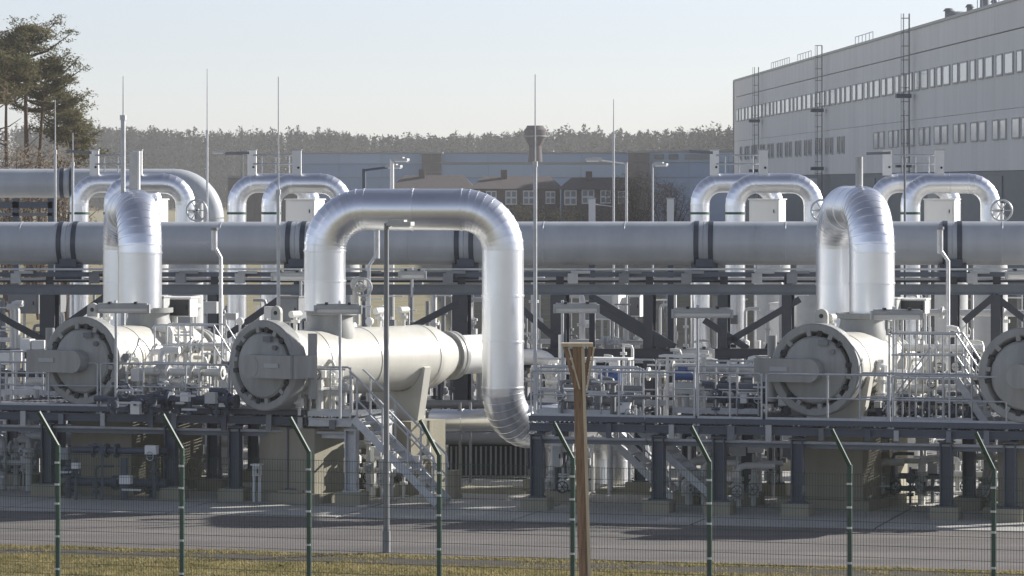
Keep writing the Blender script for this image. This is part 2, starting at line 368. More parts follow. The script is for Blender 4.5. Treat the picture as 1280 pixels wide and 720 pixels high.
def house(label, px0, px1, pyr, pye, Y, wins, depth=11):
    x0 = (px0-640)/F*Y; x1 = (px1-640)/F*Y; he = zz(pye, Y); hr = zz(pyr, Y)
    t = thing('brick_house', label, 'house', ((x0+x1)/2, Y, 0), group='brick houses beyond the plant')
    b = MB(); b.box(((x0+x1)/2, Y+depth/2, he/2), (x1-x0, depth, he)); part('wall', b, 'brick', t, smooth=0)
    r = MB(); o = .5; e = 1.2
    r.add([(x0-o, Y-o, he), (x1+o, Y-o, he), (x1+o, Y+depth+o, he), (x0-o, Y+depth+o, he), (x0+e, Y+depth/2, hr), (x1-e, Y+depth/2, hr)], [(0, 1, 5, 4), (1, 2, 5), (2, 3, 4, 5), (3, 0, 4), (3, 2, 1, 0)])
    rf = part('roof', r, 'rooftile', t, smooth=0)
    q = MB(); q.box((x0+(x1-x0)*.35, Y+depth/2-1, hr), (.8, .8, 1.6)); part('chimney', q, 'brick', rf, smooth=0)
    for (wx, wy, ww, wh) in wins:
        c = at(wx, wy, Y-.05); q = MB(); W = ww*1.22/F*Y; Hh = wh/F*Y
        q.box(c, (W, .16, Hh)); wn = part('window', q, 'white', t, smooth=0)
        for k in (-1, 1):
            for l in (-1, 1):
                p = MB(); p.box((c.x+k*W*.235, c.y-.09, c.z+l*Hh*.235), (W*.34, .06, Hh*.34)); part('pane', p, 'pane_grey', wn, smooth=0)
house('brown brick house with tiled roof just right of the silver pipe arch', 592, 700, 220, 236, 505, [(614, 247, 11, 17), (639, 247, 12, 18), (661, 247, 12, 18), (688, 247, 10, 16)])
house('brown brick house behind the bare bush and street lamp', 703, 800, 222, 237, 500, [(713, 247, 13, 19), (735, 246, 13, 18), (757, 246, 11, 17), (779, 247, 11, 17)])
house('brown roofed house half hidden behind the silver pipe arch', 492, 590, 219, 236, 520, [(512, 246, 10, 15), (540, 246, 10, 15), (566, 246, 10, 15)])
# water tower
wt = thing('water_tower', 'round brown water tower rising from the forest behind the mast', 'tower', ((669-640)/F*640, 640, 0))
o = (0, 0, 0); s9 = 900/F
zt = zz(157, 640); zb = zz(181, 640); zc = zz(201, 640)
k_ = 640/900
b = MB(); b.lathe(o, (0, 0, 1), [(0, 1.7), (zc, 1.15), (zb, .95)], 20); part('shaft', b, 'towerbrick', wt, True)
b = MB(); b.lathe(o, (0, 0, 1), [(zb-.2, .95), (zb+.6, 1.4), (zb+1.3, 1.75), (zt-.7, 1.78), (zt-.4, 1.5), (zt, 1.3), (zt+.02, 0)], 20); part('tank', b, 'towerbrick', wt, True)
b = MB(); b.lathe(o, (0, 0, 1), [(zb+1.25, 1.76), (zb+1.3, 1.9), (zb+1.45, 1.9), (zb+1.5, 1.76)], 20); part('gallery', b, 'midgrey', wt, True)

# ------------------------------------------------------------------ vegetation
def tuft(cs, n, spread, size, flat=0.6):
    # cs: (k,3) centres; returns triangles round them
    k = len(cs); c = np.repeat(cs, n, axis=0); p = c+rng.normal(0, 1, (k*n, 3))*np.array(spread)
    d1 = rng.normal(0, 1, (k*n, 3)); d2 = rng.normal(0, 1, (k*n, 3)); d1[:, 2] *= flat; d2[:, 2] *= flat
    d1 /= np.linalg.norm(d1, axis=1)[:, None]; d2 /= np.linalg.norm(d2, axis=1)[:, None]
    sz = rng.uniform(.6, 1.3, (k*n, 1))*size
    v = np.stack([p, p+d1*sz, p+d2*sz*.55], 1).reshape(-1, 3)
    return v
def pine(label, px, Y, ztop, zcrown, rad, lean=0.0, nb=46, seed=1, dens=1.0):
    rd = random.Random(seed); base = Vector(((px-640)/F*Y, Y, 0))
    t = thing('pine_tree', label, 'tree', base, group='pines behind the left pipe')
    pts = []; n = 9; ph = rd.uniform(0, 6)
    for i in range(n):
        q = i/(n-1); pts.append(base+Vector((lean*q*q*ztop+.25*math.sin(ph+q*4)*q, .2*math.sin(ph*2+q*3)*q, q*ztop*.96)))
    r0 = .022*ztop/1.4; b = MB(); b.tube(pts, [r0*(1-.86*i/(n-1)) for i in range(n)], 8); tr = part('trunk', b, 'bark', t)
    lb = MB(); cs = []
    def tp(q):
        x = q*(n-1); i = min(int(x), n-2); return pts[i].lerp(pts[i+1], x-i)
    for k in range(nb):
        q = zcrown/ztop+(1-zcrown/ztop)*((k+rd.random())/nb)**.85
        f_ = (q-zcrown/ztop)/(1-zcrown/ztop)
        L = rad*(.45+.75*math.sin(PI*min(1, .22+.80*f_)))*rd.uniform(.45, 1.1)*(1 if f_ < .9 else .6)
        a = rd.uniform(0, 2*PI); up = rd.uniform(.0, .5)+.3*f_
        s0 = tp(min(q, .98)); d = Vector((math.cos(a), math.sin(a), up)); e = s0+d*L
        mid = s0.lerp(e, .5)+Vector((rd.uniform(-.2, .2), rd.uniform(-.2, .2), -.12*L))
        lb.tube([s0, mid, e], [.05+.015*L, .04+.008*L, .015], 4)
        for j in range(int(3+L*2.2)):
            g_ = rd.uniform(.35, 1.05); c = s0.lerp(mid, g_*2) if g_ < .5 else mid.lerp(e, g_*2-1)
            c = c+Vector((rd.uniform(-.55, .55), rd.uniform(-.55, .55), rd.uniform(-.1, .4)))*(.35+.2*L*.5); cs.append(tuple(c))
    for k in range(7):      # bare dead limbs below the crown
        q = rd.uniform(.25, 1)*zcrown/ztop; s0 = tp(q); a = rd.uniform(0, 2*PI); L = rd.uniform(.8, 2.4)
        m_ = s0+Vector((math.cos(a)*L*.5, math.sin(a)*L*.5, L*.15)); lb.tube([s0, m_, m_+Vector((math.cos(a+.4)*L*.5, math.sin(a+.4)*L*.5, L*.3))], [.05, .035, .012], 4)
    part('limb', lb, 'bark', tr, kind='stuff')
    v = tuft(np.array(cs), int(40*dens), (.26, .26, .10), .18)-np.array(base)
    big('crown', v, np.arange(len(v)).reshape(-1, 3), 'needle', t)
Yp = 235
pine('tallest pine with broad dark crown behind the left grey pipe', 34, Yp, zz(20, Yp), zz(105, Yp), 2.5, .010, 54, 3)
pine('pine at the very left edge with a cut off crown', -8, Yp+3, zz(45, Yp), zz(120, Yp), 2.2, .01, 40, 5)
pine('slim pine with a forked trunk just left of the tallest pine', 8, Yp-4, zz(62, Yp), zz(120, Yp), 1.8, .02, 34, 8)
pine('pine with crooked trunk just right of the tallest pine', 50, Yp+2, zz(62, Yp), zz(130, Yp), 2.0, .02, 40, 11)
pine('middle height pine between the two thin masts at left', 70, Yp+5, zz(98, Yp), zz(165, Yp), 1.7, .02, 34, 14)
pine('lowest pine at the right end of the pine group', 90, Yp+1, zz(132, Yp), zz(200, Yp), 1.5, .03, 34, 21)

def bush(label, px, Y, h, rad, seed, m='twig', n=260, leaf=900):
    rd = random.Random(seed); base = Vector(((px-640)/F*Y, Y, 0)); t = thing('bare_bush', label, 'bush', base, group='bare bushes beyond the plant')
    b = MB(); tips = []
    for k in range(12):
        a = rd.uniform(0, 2*PI); e = Vector((math.cos(a)*rad*rd.uniform(.2, .9), math.sin(a)*rad*rd.uniform(.2, .9), h*rd.uniform(.7, 1.0)))
        mid = e*.5+Vector((rd.uniform(-.3, .3), 0, .1*h)); b.tube([(0, 0, 0), mid, e], [.09, .05, .015], 4); tips += [mid, e]
    for k in range(n):
        s0 = rd.choice(tips)*rd.uniform(.5, 1); d = Vector((rd.gauss(0, 1), rd.gauss(0, 1), rd.uniform(.1, 1.2))).normalized()*rd.uniform(.3, .28*h)
        b.tube([s0, s0+d], [.022, .006], 3, False)
    part('branches', b, 'bark', t, True, kind='stuff')
    cs = np.array([[rd.gauss(0, .45)*rad, rd.gauss(0, .45)*rad, h*(.15+.85*rd.random()**.8)] for _ in range(leaf//6)])
    cs[:, :2] *= np.sqrt(np.clip(1.15-((cs[:, 2]/h-.45)/.62)**2, .05, 1))[:, None]
    v = tuft(cs, 9, (.3, .3, .3), .22, 1.0); big('twigs', v, np.arange(len(v)).reshape(-1, 3), m, t, 'stuff')
for a in (('wide bare brown bush behind the street lamp by the brick houses', 795, 430, zz(220, 430), 3.8, 1, 'twig', 420, 3600),
          ('bare bush just left of the leftmost silver bend of the right group', 836, 425, zz(232, 425), 2.8, 2, 'twig', 260, 1800),
          ('low yellow green shrub in front of the first brick house', 655, 440, zz(258, 440), 4.2, 3, 'leafdry', 120, 1300),
          ('low yellow green shrub right of the first brick house', 706, 435, zz(262, 435), 3.0, 4, 'leafdry', 100, 900),
          ('bare grey bush below the pines at the left edge', 14, 215, zz(184, 215), 1.9, 5, 'twig', 260, 1300),
          ('bare grey bush below the pines, second from the left', 48, 218, zz(190, 218), 2.0, 6, 'twig', 260, 1300),
          ('bare grey bush below the lowest pine', 84, 214, zz(192, 214), 1.8, 7, 'twig', 260, 1200)):
    bush(*a)
# the far wood: one mass of conifers and bare trees
nt_ = 2900; vs = []
for k in range(nt_):
    Y = rng.uniform(1120, 1420); px = rng.uniform(20, 1010) if k < 2250 else rng.uniform(-700, 20) if k < 2750 else rng.uniform(900, 1500); x = (px-640)/F*Y
    base = zz(163, 1200)+(.6*math.sin(px*.021)+1.1*math.sin(px*.0073+1)); h = (base+rng.normal(0, .7)-.5)*(1.0 if Y > 1200 else .95)+(rng.random() < .05)*1.5
    conif = rng.random() < .8; n = 130; u = rng.random(n)**.8; z = h*(.05+.95*u)
    rr = (1-u)**.75*2.6+.15 if conif else 2.9*np.sqrt(np.clip(1-((u-.55)/.5)**2, 0.02, 1))
    a = rng.uniform(0, 2*PI, n); q = rng.random(n)**.5*rr
    p = np.stack([x+np.cos(a)*q, Y+np.sin(a)*q, z], 1); sz = rng.uniform(.45, 1.15, (n, 1))
    d1 = rng.normal(0, 1, (n, 3)); d2 = rng.normal(0, 1, (n, 3)); d1 /= np.linalg.norm(d1, axis=1)[:, None]; d2 /= np.linalg.norm(d2, axis=1)[:, None]
    vs.append(np.stack([p, p+d1*sz, p+d2*sz*.8], 1).reshape(-1, 3))
    vs.append(np.array([[x-.25, Y, 0], [x+.25, Y, 0], [x, Y, h*.7]]))
v = np.concatenate(vs); fo = big('forest', v, np.arange(len(v)).reshape(-1, 3), 'forest', kind='stuff'); tag(fo, 'far grey brown mixed forest along the horizon', 'forest')

# ------------------------------------------------------------------ pipes clad in aluminium sheet
def ring(c, d, r, ref, n):
    x = (ref-d*ref.dot(d)).normalized(); y = d.cross(x)
    return [c+(x*math.cos(2*PI*k/n)+y*math.sin(2*PI*k/n))*r for k in range(n)]
def sheet(root, name, cs, ds, rs, ref, m, n):
    b = MB(); vs = []
    for c, d, r in zip(cs, ds, rs): vs += ring(c, d, r, ref, n)
    fs = []
    for i in range(len(cs)-1):
        for k in range(n): fs.append((i*n+k, i*n+(k+1) % n, (i+1)*n+(k+1) % n, (i+1)*n+k))
    b.add(vs, fs); return part(name, b, m, root, smooth=20)
def clad(root, pts, r, R, seg=0.92, ng=8, m='clad', n=40, lip=.017, caps=True):
    pts = [Vector(p) for p in pts]; cur = pts[0]; N_ = len(pts)
    def straight(p0, p1):
        L = (p1-p0).length
        if L < .02: return
        d = (p1-p0)/L; ref = Vector((0, 0, 1)) if abs(d.z) < .9 else Vector((1, 0, 0)); k = max(1, round(L/seg))
        for i in range(k):
            a = p0+d*(L*i/k); e = p0+d*(L*(i+1)/k); ll = min(.04, L/k*.3); j = random.uniform(-.0015, .0015)
            sheet(root, 'cladding_sheet', [a, e-d*ll, e-d*ll*.9, e+d*.004, e+d*.004], [d]*5, [r+j, r+j, r+lip, r+lip, r*.98], ref, m, n)
    for i in range(1, N_-1):
        a = (pts[i]-pts[i-1]).normalized(); c = (pts[i+1]-pts[i]).normalized(); th = a.angle(c); tl = R*math.tan(th/2)
        s0 = pts[i]-a*tl; straight(cur, s0)
        ax = a.cross(c).normalized(); nrm = ax.cross(a); cen = s0+nrm*R; k = max(2, round(ng*th/(PI/2)))
        for q in range(k):
            t0 = th*q/k; t1 = th*(q+1)/k; cs = []; ds = []; rs = []
            for t, rr in ((t0, r), (t1-(t1-t0)*.22, r), (t1-(t1-t0)*.2, r+lip*.5), (t1, r+lip*.5), (t1+.001, r*.985)):
                M = Matrix.Rotation(t, 3, ax); cs.append(cen+M @ (-nrm*R)); ds.append(M @ a); rs.append(rr)
            # a gore is a straight mitred piece: middle rings lie on its chord
            for w_ in (1, 2):
                f_ = .78 if w_ == 1 else .8; cs[w_] = cs[0].lerp(cs[3], f_)
            sheet(root, 'elbow_gore', cs, ds, rs, ax, m, n)
        cur = cen+Matrix.Rotation(th, 3, ax) @ (-nrm*R)
    straight(cur, pts[-1])
    if caps:
        for p, d in ((pts[0], pts[1]-pts[0]), (pts[-1], pts[-1]-pts[-2])):
            b = MB(); d = d.normalized(); b.cyl(p-d*.02, p+d*.02, r*.985, n=n); part('end_collar', b, 'palegrey', root)

# middle arch
YA = 94.0; cz = zz(262, YA)
A0 = at(406, 388, YA); A1 = Vector((A0.x, YA, cz)); A2 = Vector(((628.5-640)/F*93.6, 93.6, cz)); A3 = Vector((A2.x, A2.y, zz(536, 93.6)))
A4 = A3+Vector((2.6, 2.9, 0)); A5 = A4+Vector((0, 0, -A3.z+.2))
arch = thing('silver_pipe_arch', 'large silver clad pipe arch in the centre, side on', 'pipe', (A0.x, YA, 0))
clad(arch, [A0, A1, A2, A3, A4, A5], .49, .95, .93, 11)
# the two arches seen end on
def deep_loop(label, pxf, pxb, Yf, Yb, pytop, pyb, r):
    zt = zz(pytop, Yf)-r; f0 = at(pxf, pyb, Yf); bx = (pxb-640)/F*Yb
    t = thing('silver_pipe_arch', label, 'pipe', (f0.x, Yf, 0))
    clad(t, [f0, (f0.x, Yf, zt), (bx, Yb, zt), (bx, Yb, .6)], r, .98, .93, 10)
    return t, zt
lp, z1_ = deep_loop('silver clad pipe arch seen end on at left', 175, 155, 96.9, 100.6, 237, 386, .53)
b = MB(); c = at(167, 215, 98.6); b.box((c.x, c.y, (zz(190, 98.6)+z1_+.4)/2), (.20, .16, zz(190, 98.6)-z1_-.4)); part('vent_housing', b, 'palegrey', lp, smooth=0)
b = MB(); b.box((c.x+.13, c.y, (zz(190, 98.6)+z1_+.4)/2), (.05, .2, zz(190, 98.6)-z1_-.35)); part('housing_lid', b, 'white', lp, smooth=0)
rp, z2_ = deep_loop('silver clad pipe arch seen end on at right', 1090, 1047, 92.9, 96.6, 233, 392, .525)
b = MB(); c = at(1074, 215, 94); b.cyl((c.x, c.y, z2_+.4), (c.x, c.y, zz(196, 94)), .09, n=10); part('vent_stub', b, 'palegrey', rp)

# ------------------------------------------------------------------ pig traps
def arcpts(p0, p1, p2, R, n=7):
    p0, p1, p2 = Vector(p0), Vector(p1), Vector(p2); a = (p1-p0).normalized(); c = (p2-p1).normalized(); th = a.angle(c); tl = R*math.tan(th/2); s0 = p1-a*tl; ax = a.cross(c).normalized(); nm = ax.cross(a); ce = s0+nm*R
    return [ce+Matrix.Rotation(th*i/n, 3, ax) @ (-nm*R) for i in range(n+1)]
ZC = 3.22
def trap(label, px, Rr, L=7.2, yaw=36, hinge=-1, nozzle=2.35, nz_top=4.3, side=True, pipe_out=2.2, back=False):
    Yt = row(px, Rr); loc = Vector(((px-640)/F*Yt, Yt, 0))
    t = thing('pig_trap', label, 'pig trap', loc, -R_(yaw), 'pig traps on the decks'); ax = (0, 1, 0)
    c = (0, 0, ZC)
    b = MB(); b.lathe(c, ax, [(.30, .80), (0.02, .86), (0, .88), (0, 1.02), (.03, 1.05), (.36, 1.05), (.40, 1.0), (.40, .80)], 48, True); rg = part('closure_ring', b, 'greyshade', t, True)
    b = MB(); b.lathe(c, ax, [(-.10, .001), (-.10, .25), (-.07, .5), (-.02, .72), (.03, .765), (.25, .765)], 40); dr = part('closure_door', b, 'greyshade', t, True)
    for k in range(20):
        a = 2*PI*(k+.5)/20
        if k % 5 == 3: continue
        M = Matrix.Rotation(a, 3, 'Y'); q = MB(); q.box(M @ Vector((.83, .03, 0))+Vector(c), (.13, .10, .10), M=M); part('lug_and_slot', q, 'dark' if k % 2 else 'greyshade', rg, True, 0)  # dark blocks stand in for the shaded slots between lugs
    b = MB(); b.lathe(c, ax, [(.38, .98), (.46, .97), (.85, .80), (.95, .79)], 40); part('neck', b, 'trap', t, True)
    # the hinge arm across the door
    b = MB(); x0 = hinge*1.25; b.box(((x0+0)/2, -.30, ZC), (abs(x0), .30, .52)); b.cyl((0, -.46, ZC), (0, -.12, ZC), .27, n=20)
    b.box((x0*.98, .0, ZC), (.16, .75, .52)); ar = part('hinge_arm', b, 'greyshade', t, True)
    b = MB(); b.box((x0*.55, -.47, ZC+.03), (.42, .04, .10)); part('name_plate', b, 'palegrey', ar, True, 0)
    b = MB(); b.cyl((x0*.93, .42, ZC-.75), (x0*.93, .42, ZC+.75), .11, n=12); part('hinge_pin', b, 'greyshade', ar, True)
    b = MB(); b.cyl((.45, -.12, ZC+.42), (.45, -.05, ZC+.42), .06, n=10); b.box((.25, -.1, ZC+.62), (.22, .1, .12)); part('pressure_lock', b, 'midgrey', dr, True)
    lg = MB(); s = []
    for k in range(9): a = PI*k/8; s.append((math.cos(a)*.15, math.sin(a)*.15+.28))
    pl = [(-.15, 0)]+[(x, z) for x, z in s[::-1]]+[(.15, 0)]
    n = len(pl); lg.add([(x, .46, ZC+.93+z) for x, z in pl]+[(x, .54, ZC+.93+z) for x, z in pl], [tuple(range(n)), tuple(range(n, 2*n))[::-1]]+[(i, i+n, (i+1) % n+n, (i+1) % n) for i in range(n)])
    lu = part('lifting_lug', lg, 'trap', t, True, 0)
    b = MB(); b.cyl((0, .44, ZC+1.2), (0, .56, ZC+1.2), .05, n=10); part('lug_hole', b, 'dark', lu, True)
    b = MB(); b.lathe(c, ax, [(.93, .78), (L-.9, .78)], 40); bd = part('barrel', b, 'trap', t, True)
    for yy in (1.6, 3.4, L-1.0):
        q = MB(); q.lathe(c, ax, [(yy-.02, .775), (yy-.015, .792), (yy+.015, .792), (yy+.02, .775)], 40); part('weld_seam', q, 'trap', bd, True)
    b = MB(); b.lathe(c, ax, [(L-.9, .78), (L-.55, .74), (L, .52), (L+.12, .50)], 40); part('reducer', b, 'trap', t, True)
    b = MB(); b.lathe(c, ax, [(L+.1, .5), (L+.1, .60), (L+.2, .60), (L+.22, .56), (L+.26, .60), (L+.36, .60), (L+.36, .49)], 36); part('flange', b, 'greyshade', t, True)
    b = MB(); p0 = Vector((0, L+.3, ZC)); e = [p0, p0+Vector((0, pipe_out, 0))]
    cen = e[1]+Vector((0, 0, -.9))
    for k in range(1, 9): a = PI/2*k/8; e.append(cen+Vector((0, .9*math.sin(a), .9*math.cos(a))))
    e.append(e[-1]+Vector((0, 0, -1.9)))
    if back:     # turns away towards the rack, then drops
        wv = Vector((-math.sin(R_(yaw)), math.cos(R_(yaw)), 0)); p1 = e[1]+Vector((0, .4, 0)); p2 = p1+wv*5.5; p3 = p2+Vector((0, 0, -ZC+.1))
        e = [p0]+arcpts(p0, p1, p2, .8)+arcpts(p1, p2, p3, .9)+[p3]
    b.tube(e, .48, 32); part('outlet_pipe', b, 'white', t, True)
    if nozzle:
        b = MB(); b.lathe((0, nozzle, ZC), (0, 0, 1), [(.55, .56), (.75, .56), (.95, .50), (nz_top-ZC-.12, .50), (nz_top-ZC-.1, .60), (nz_top-ZC+.02, .60)], 32); part('nozzle', b, 'greyshade', t, True)
    # saddle supports and their concrete pier
    for yy in (1.5, L-1.6):
        q = MB(); n = 14; pl = []
        for k in range(n+1): a = PI+PI*k/n; pl.append((math.cos(a)*.80, ZC+math.sin(a)*.80))
        pl = [(-.85, ZC-.2)]+pl[1:-1]+[(.85, ZC-.2), (.62, 1.75), (-.62, 1.75)]
        m_ = len(pl); 
        for d in (0,):
            q.add([(x, yy-.12, z) for x, z in pl]+[(x, yy+.12, z) for x, z in pl], [tuple(range(m_)), tuple(range(m_, 2*m_))[::-1]]+[(i, i+m_, (i+1) % m_+m_, (i+1) % m_) for i in range(m_)])
        part('saddle', q, 'trap', t, True, 0)
        q = MB(); q.box((0, yy, .95), (1.7, 1.3, 1.6)); q.box((0, yy, .13), (2.2, 1.9, .26)); part('pier', q, 'concrete', t, True, 0)
    # small bore fittings
    for k, yy in enumerate((1.15, 4.2, 5.1)):
        q = MB(); q.cyl((0, yy, ZC+.7), (0, yy, ZC+1.15), .05, n=10); q.cyl((0, yy, ZC+.95), (0, yy, ZC+1.02), .11, n=12); q.cyl((0, yy-.15, ZC+1.15), (0, yy+.15, ZC+1.15), .085, n=10); part('vent_valve', q, 'valve', t, True)
    return t
trap('round grey pig trap closure with hinge arm to the left, at the far left', 102, 91.4, L=5.0, yaw=27, nozzle=2.95, nz_top=zz(386, 96.6), pipe_out=.3)
trap('pig trap with long cream barrel and closure below the central arch', 328, 90.4, L=6.6, yaw=38, hinge=1, nozzle=2.45, nz_top=zz(388, 94), pipe_out=1.3, back=True)
trap('round grey pig trap closure with hinge arm to the left, below the right arch', 1018, 91.9, L=5.0, yaw=24, nozzle=3.25, nz_top=zz(392, 92.9), pipe_out=.3)
trap('pig trap closure cut off by the right picture edge', 1280, 90.6, L=5.0, yaw=24, hinge=1, nz_top=4.6, pipe_out=.3)

# ------------------------------------------------------------------ steel decks in front
ZD = 2.06
def platform(label, px0, px1, R0, depth, cols, rows, ms='steel'):
    p0 = gp(px0, R0); p1 = gp(px1, R0); L = (p1-p0).length; u = (p1-p0)/L; v = Vector((-u.y, u.x, 0)); mid = (p0+p1)/2
    t = thing('steel_platform', label, 'platform', (mid.x, mid.y, 0)); Z = Vector((0, 0, 1))
    n = max(1, round(L/1.25))
    for i in range(n):
        a = p0+u*(L*i/n+.015); e = p0+u*(L*(i+1)/n-.015)
        q = MB(); nb_ = 12
        for k in range(nb_+1): g_ = a.lerp(e, k/nb_)+Z*(ZD-.02); q.bar(g_+v*.02, g_+v*depth, .028, .04)
        for k in range(5): g_ = v*(depth*(k+.5)/5)+Z*(ZD-.021); q.bar(a+g_, e+g_, .05, .03)
        part('grating_panel', q, 'grating', t, smooth=0)
    b = MB(); b.ibeam(p0+Z*(ZD-.15), p1+Z*(ZD-.15), .12, .18); part('edge_beam', b, ms, t, smooth=0)
    b = MB(); b.cyl(p0+v*.1+Z*1.66, p1+v*.1+Z*1.66, .035, n=8); part('conduit', b, 'galv', t)
    b = MB(); b.bar(p0+v*.3+Z*1.58, p1+v*.3+Z*1.58, .12, .11); part('lower_beam', b, 'rackbeam' if ms == 'steel' else ms, t, smooth=0)
    b = MB(); b.bar(p0-v*.075+Z*(ZD+.05), p1-v*.075+Z*(ZD+.05), .015, .12); part('toe_board', b, ms, t, smooth=0)
    for dv in rows[1:]+[depth]:
        b = MB(); b.ibeam(p0+v*dv+Z*(ZD-.19), p1+v*dv+Z*(ZD-.19), .14, .28); part('joist', b, ms, t, smooth=0)
    for px in cols:
        base = gp(px, R0); k0 = (base-p0).dot(u)
        b = MB(); b.ibeam(p0+u*k0+v*.12+Z*(ZD-.21), p0+u*k0+v*depth+Z*(ZD-.21), .14, .2); part('cross_beam', b, ms, t, smooth=0)
        for j, dv in enumerate(rows):
            c = p0+u*k0+v*(dv+.1)
            b = MB(); b.ibeam(c+Z*.33, c+Z*(ZD-.30), .26, .27, .028, up=U); b.bar(c+Z*.31, c+Z*.345, .42, .42); b.bar(c+Z*(ZD-.33), c+Z*(ZD-.30), .36, .36); cl = part('column', b, ms, t, smooth=0)
            b = MB(); b.box(c+Z*.16, (.62, .62, .31), YAW); part('footing', b, 'concrete', cl, smooth=0)
    s = .6
    while s < L:
        b = MB(); a = p0+u*s; b.box(a-v*.075+Z*(ZD-.20), (.09+.08*random.random(), .05, .18+.22*random.random()), YAW); part('edge_bracket', b, random.choice(('steel', 'rackbeam', 'midgrey', 'palegrey')), t, smooth=0); s += .5+.8*random.random()
    return t
platform('dark steel deck on columns under the left pig traps', -70, 384, 91.2, 6.2, [-45, 58, 212, 292, 366], [0, 2.8, 5.6])
platform('narrow dark steel deck right of the central arch, behind the wooden post', 662, 806, 90.6, 2.5, [670], [0, 2.0])
platform('dark steel deck on columns under the right pig traps', 808, 1370, 90.6, 6.2, [822, 898, 996, 1182, 1262, 1345], [0, 2.8, 5.6])
platform('narrow walkway behind the blue valve drives', 664, 806, 96.1, 1.1, [672, 800], [0])
platform('short landing beside the stairs left of the lamp post', 386, 440, 90.9, 3.0, [438], [0, 2.4], 'galv')  # paler galv imitates sunlight on the landing's beam and column

def railing(label, p0, p1, h=1.12, sp=1.15, m='galv', r=.021, toe=True, mids=(.52,), group='deck railings'):
    p0 = Vector(p0); p1 = Vector(p1); L = (p1-p0).length; Z = Vector((0, 0, 1))
    t = thing('guard_railing', label, 'railing', p0, group=group); n = max(1, round(L/sp)); up = Vector((0, 0, h))
    for i in range(n+1):
        q = MB(); p = p0.lerp(p1, i/n); q.cyl(p-Z*.2, p+Z*(h-.0), r*1.1, n=8); q.box(p-Z*.1, (.07, .05, .16), YAW); part('post', q, m, t)
    q = MB(); q.tube([p0+Z*(h*.55), p0+Z*(h-.05), p0.lerp(p1, .06/L)+Z*h, p1.lerp(p0, .06/L)+Z*h, p1+Z*(h-.05), p1+Z*(h*.55)], r*1.15, 8); part('top_rail', q, m, t)
    for f_ in mids: q = MB(); q.cyl(p0+Z*h*f_, p1+Z*h*f_, r*.9, n=8); part('mid_rail', q, m, t)
    if toe: q = MB(); q.bar(p0+Z*.09, p1+Z*.09, .012, .13); part('toe_board', q, m, t, smooth=0)
    return t
ez = Vector((0, 0, ZD))
railing('front railing of the left deck, from the left edge to the first closure', gp(-60, 91.25)+ez, gp(122, 91.25)+ez)
railing('front railing of the left deck between the first and second closures', gp(126, 91.25)+ez, gp(286, 91.25)+ez)
railing('front railing of the left deck below the central closure', gp(290, 91.25)+ez, gp(382, 91.25)+ez, sp=.8)
railing('short railing on the landing at the head of the near stairs', gp(388, 90.95)+ez, gp(438, 90.95)+ez, sp=.45)
railing('front railing of the right deck between the arch and the wooden post', gp(664, 90.65)+ez, gp(722, 90.65)+ez, sp=.9)
railing('front railing of the right deck behind the wooden post', gp(727, 90.65)+ez, gp(868, 90.65)+ez, sp=.95)
railing('front railing of the right deck left of the right closure', gp(873, 90.65)+ez, gp(952, 90.65)+ez, sp=.8)
railing('front railing of the right deck below the right closure', gp(958, 90.65)+ez, gp(1112, 90.65)+ez)
railing('front railing of the right deck at the right picture edge', gp(1116, 90.65)+ez, gp(1330, 90.65)+ez)
railing('rear railing of the left deck behind the left closure', gp(-60, 97.1)+ez, gp(130, 97.1)+ez, sp=.9)
railing('rear railing of the right deck behind the blue actuators', gp(668, 97.0)+ez, gp(820, 97.0)+ez, sp=.7, mids=(.36, .68))
railing('rear railing of the right deck left of the right closure', gp(824, 97.0)+ez, gp(1010, 97.0)+ez, sp=.7, mids=(.36, .68))
railing('inner railing on the right deck in front of the blue actuators', gp(676, 93.05)+ez, gp(800, 93.05)+ez, sp=.75)
railing('inner railing on the right deck left of the right hinge arm', gp(842, 94.0)+ez, gp(948, 94.0)+ez, sp=.55)
def stairs(label, top, bot, wdt, run, m='galv', rail=True, nst=9):
    # top, bot: points on the near stringer; wdt measured along V
    top = Vector(top); bot = Vector(bot); Z = Vector((0, 0, 1)); d = bot-top; v = Vector(V); t = thing('steel_stairs', label, 'stairs', (bot.x, bot.y, 0))
    for k in (0, wdt):
        q = MB(); q.bar(top+v*k, bot+v*k, .05, .17); st = part('stringer', q, m, t, smooth=0)
        if rail:
            n = 3; ps = [top.lerp(bot, .04+.92*i/n)+v*k for i in range(n+1)]
            for p in ps: q = MB(); q.cyl(p-Z*.05, p+Z*1.0, .024, n=8); part('rail_post', q, m, t)
            q = MB(); q.tube([ps[0]+Z*1.0-d.normalized()*.25, ps[0]+Z*1.02, ps[-1]+Z*1.0, ps[-1]+Z*.75+d.normalized()*.08], .026, 8); part('handrail', q, m, t)
            q = MB(); q.cyl(ps[0]+Z*.52, ps[-1]+Z*.52, .02, n=8); part('mid_rail', q, m, t)
    hd = Vector((d.x, d.y, 0)).normalized()
    for i in range(nst):
        c = top.lerp(bot, (i+.6)/nst)+v*(wdt/2); q = MB(); q.bar(c-v*(wdt/2-.03), c+v*(wdt/2-.03), .24, .045); part('tread', q, m, t, smooth=0)
    return t
s0 = gp(442, 90.7, z=ZD-.05); s1 = gp(546, 90.7, z=.1); stairs('near galvanised stairs leading down right from the left deck', s0, s1, .95, 1)
s0 = gp(735, 93.6, z=ZD-.1); s1 = gp(842, 93.6, z=.1); stairs('galvanised stairs going down right under the right deck', s0, s1, .9, 1, nst=8)
s0 = gp(800, 91.4, z=ZD-.25); s1 = gp(906, 91.4, z=.1); stairs('steep steel stairs under the right deck beside the second column', s0, s1, .8, 1, rail=False)
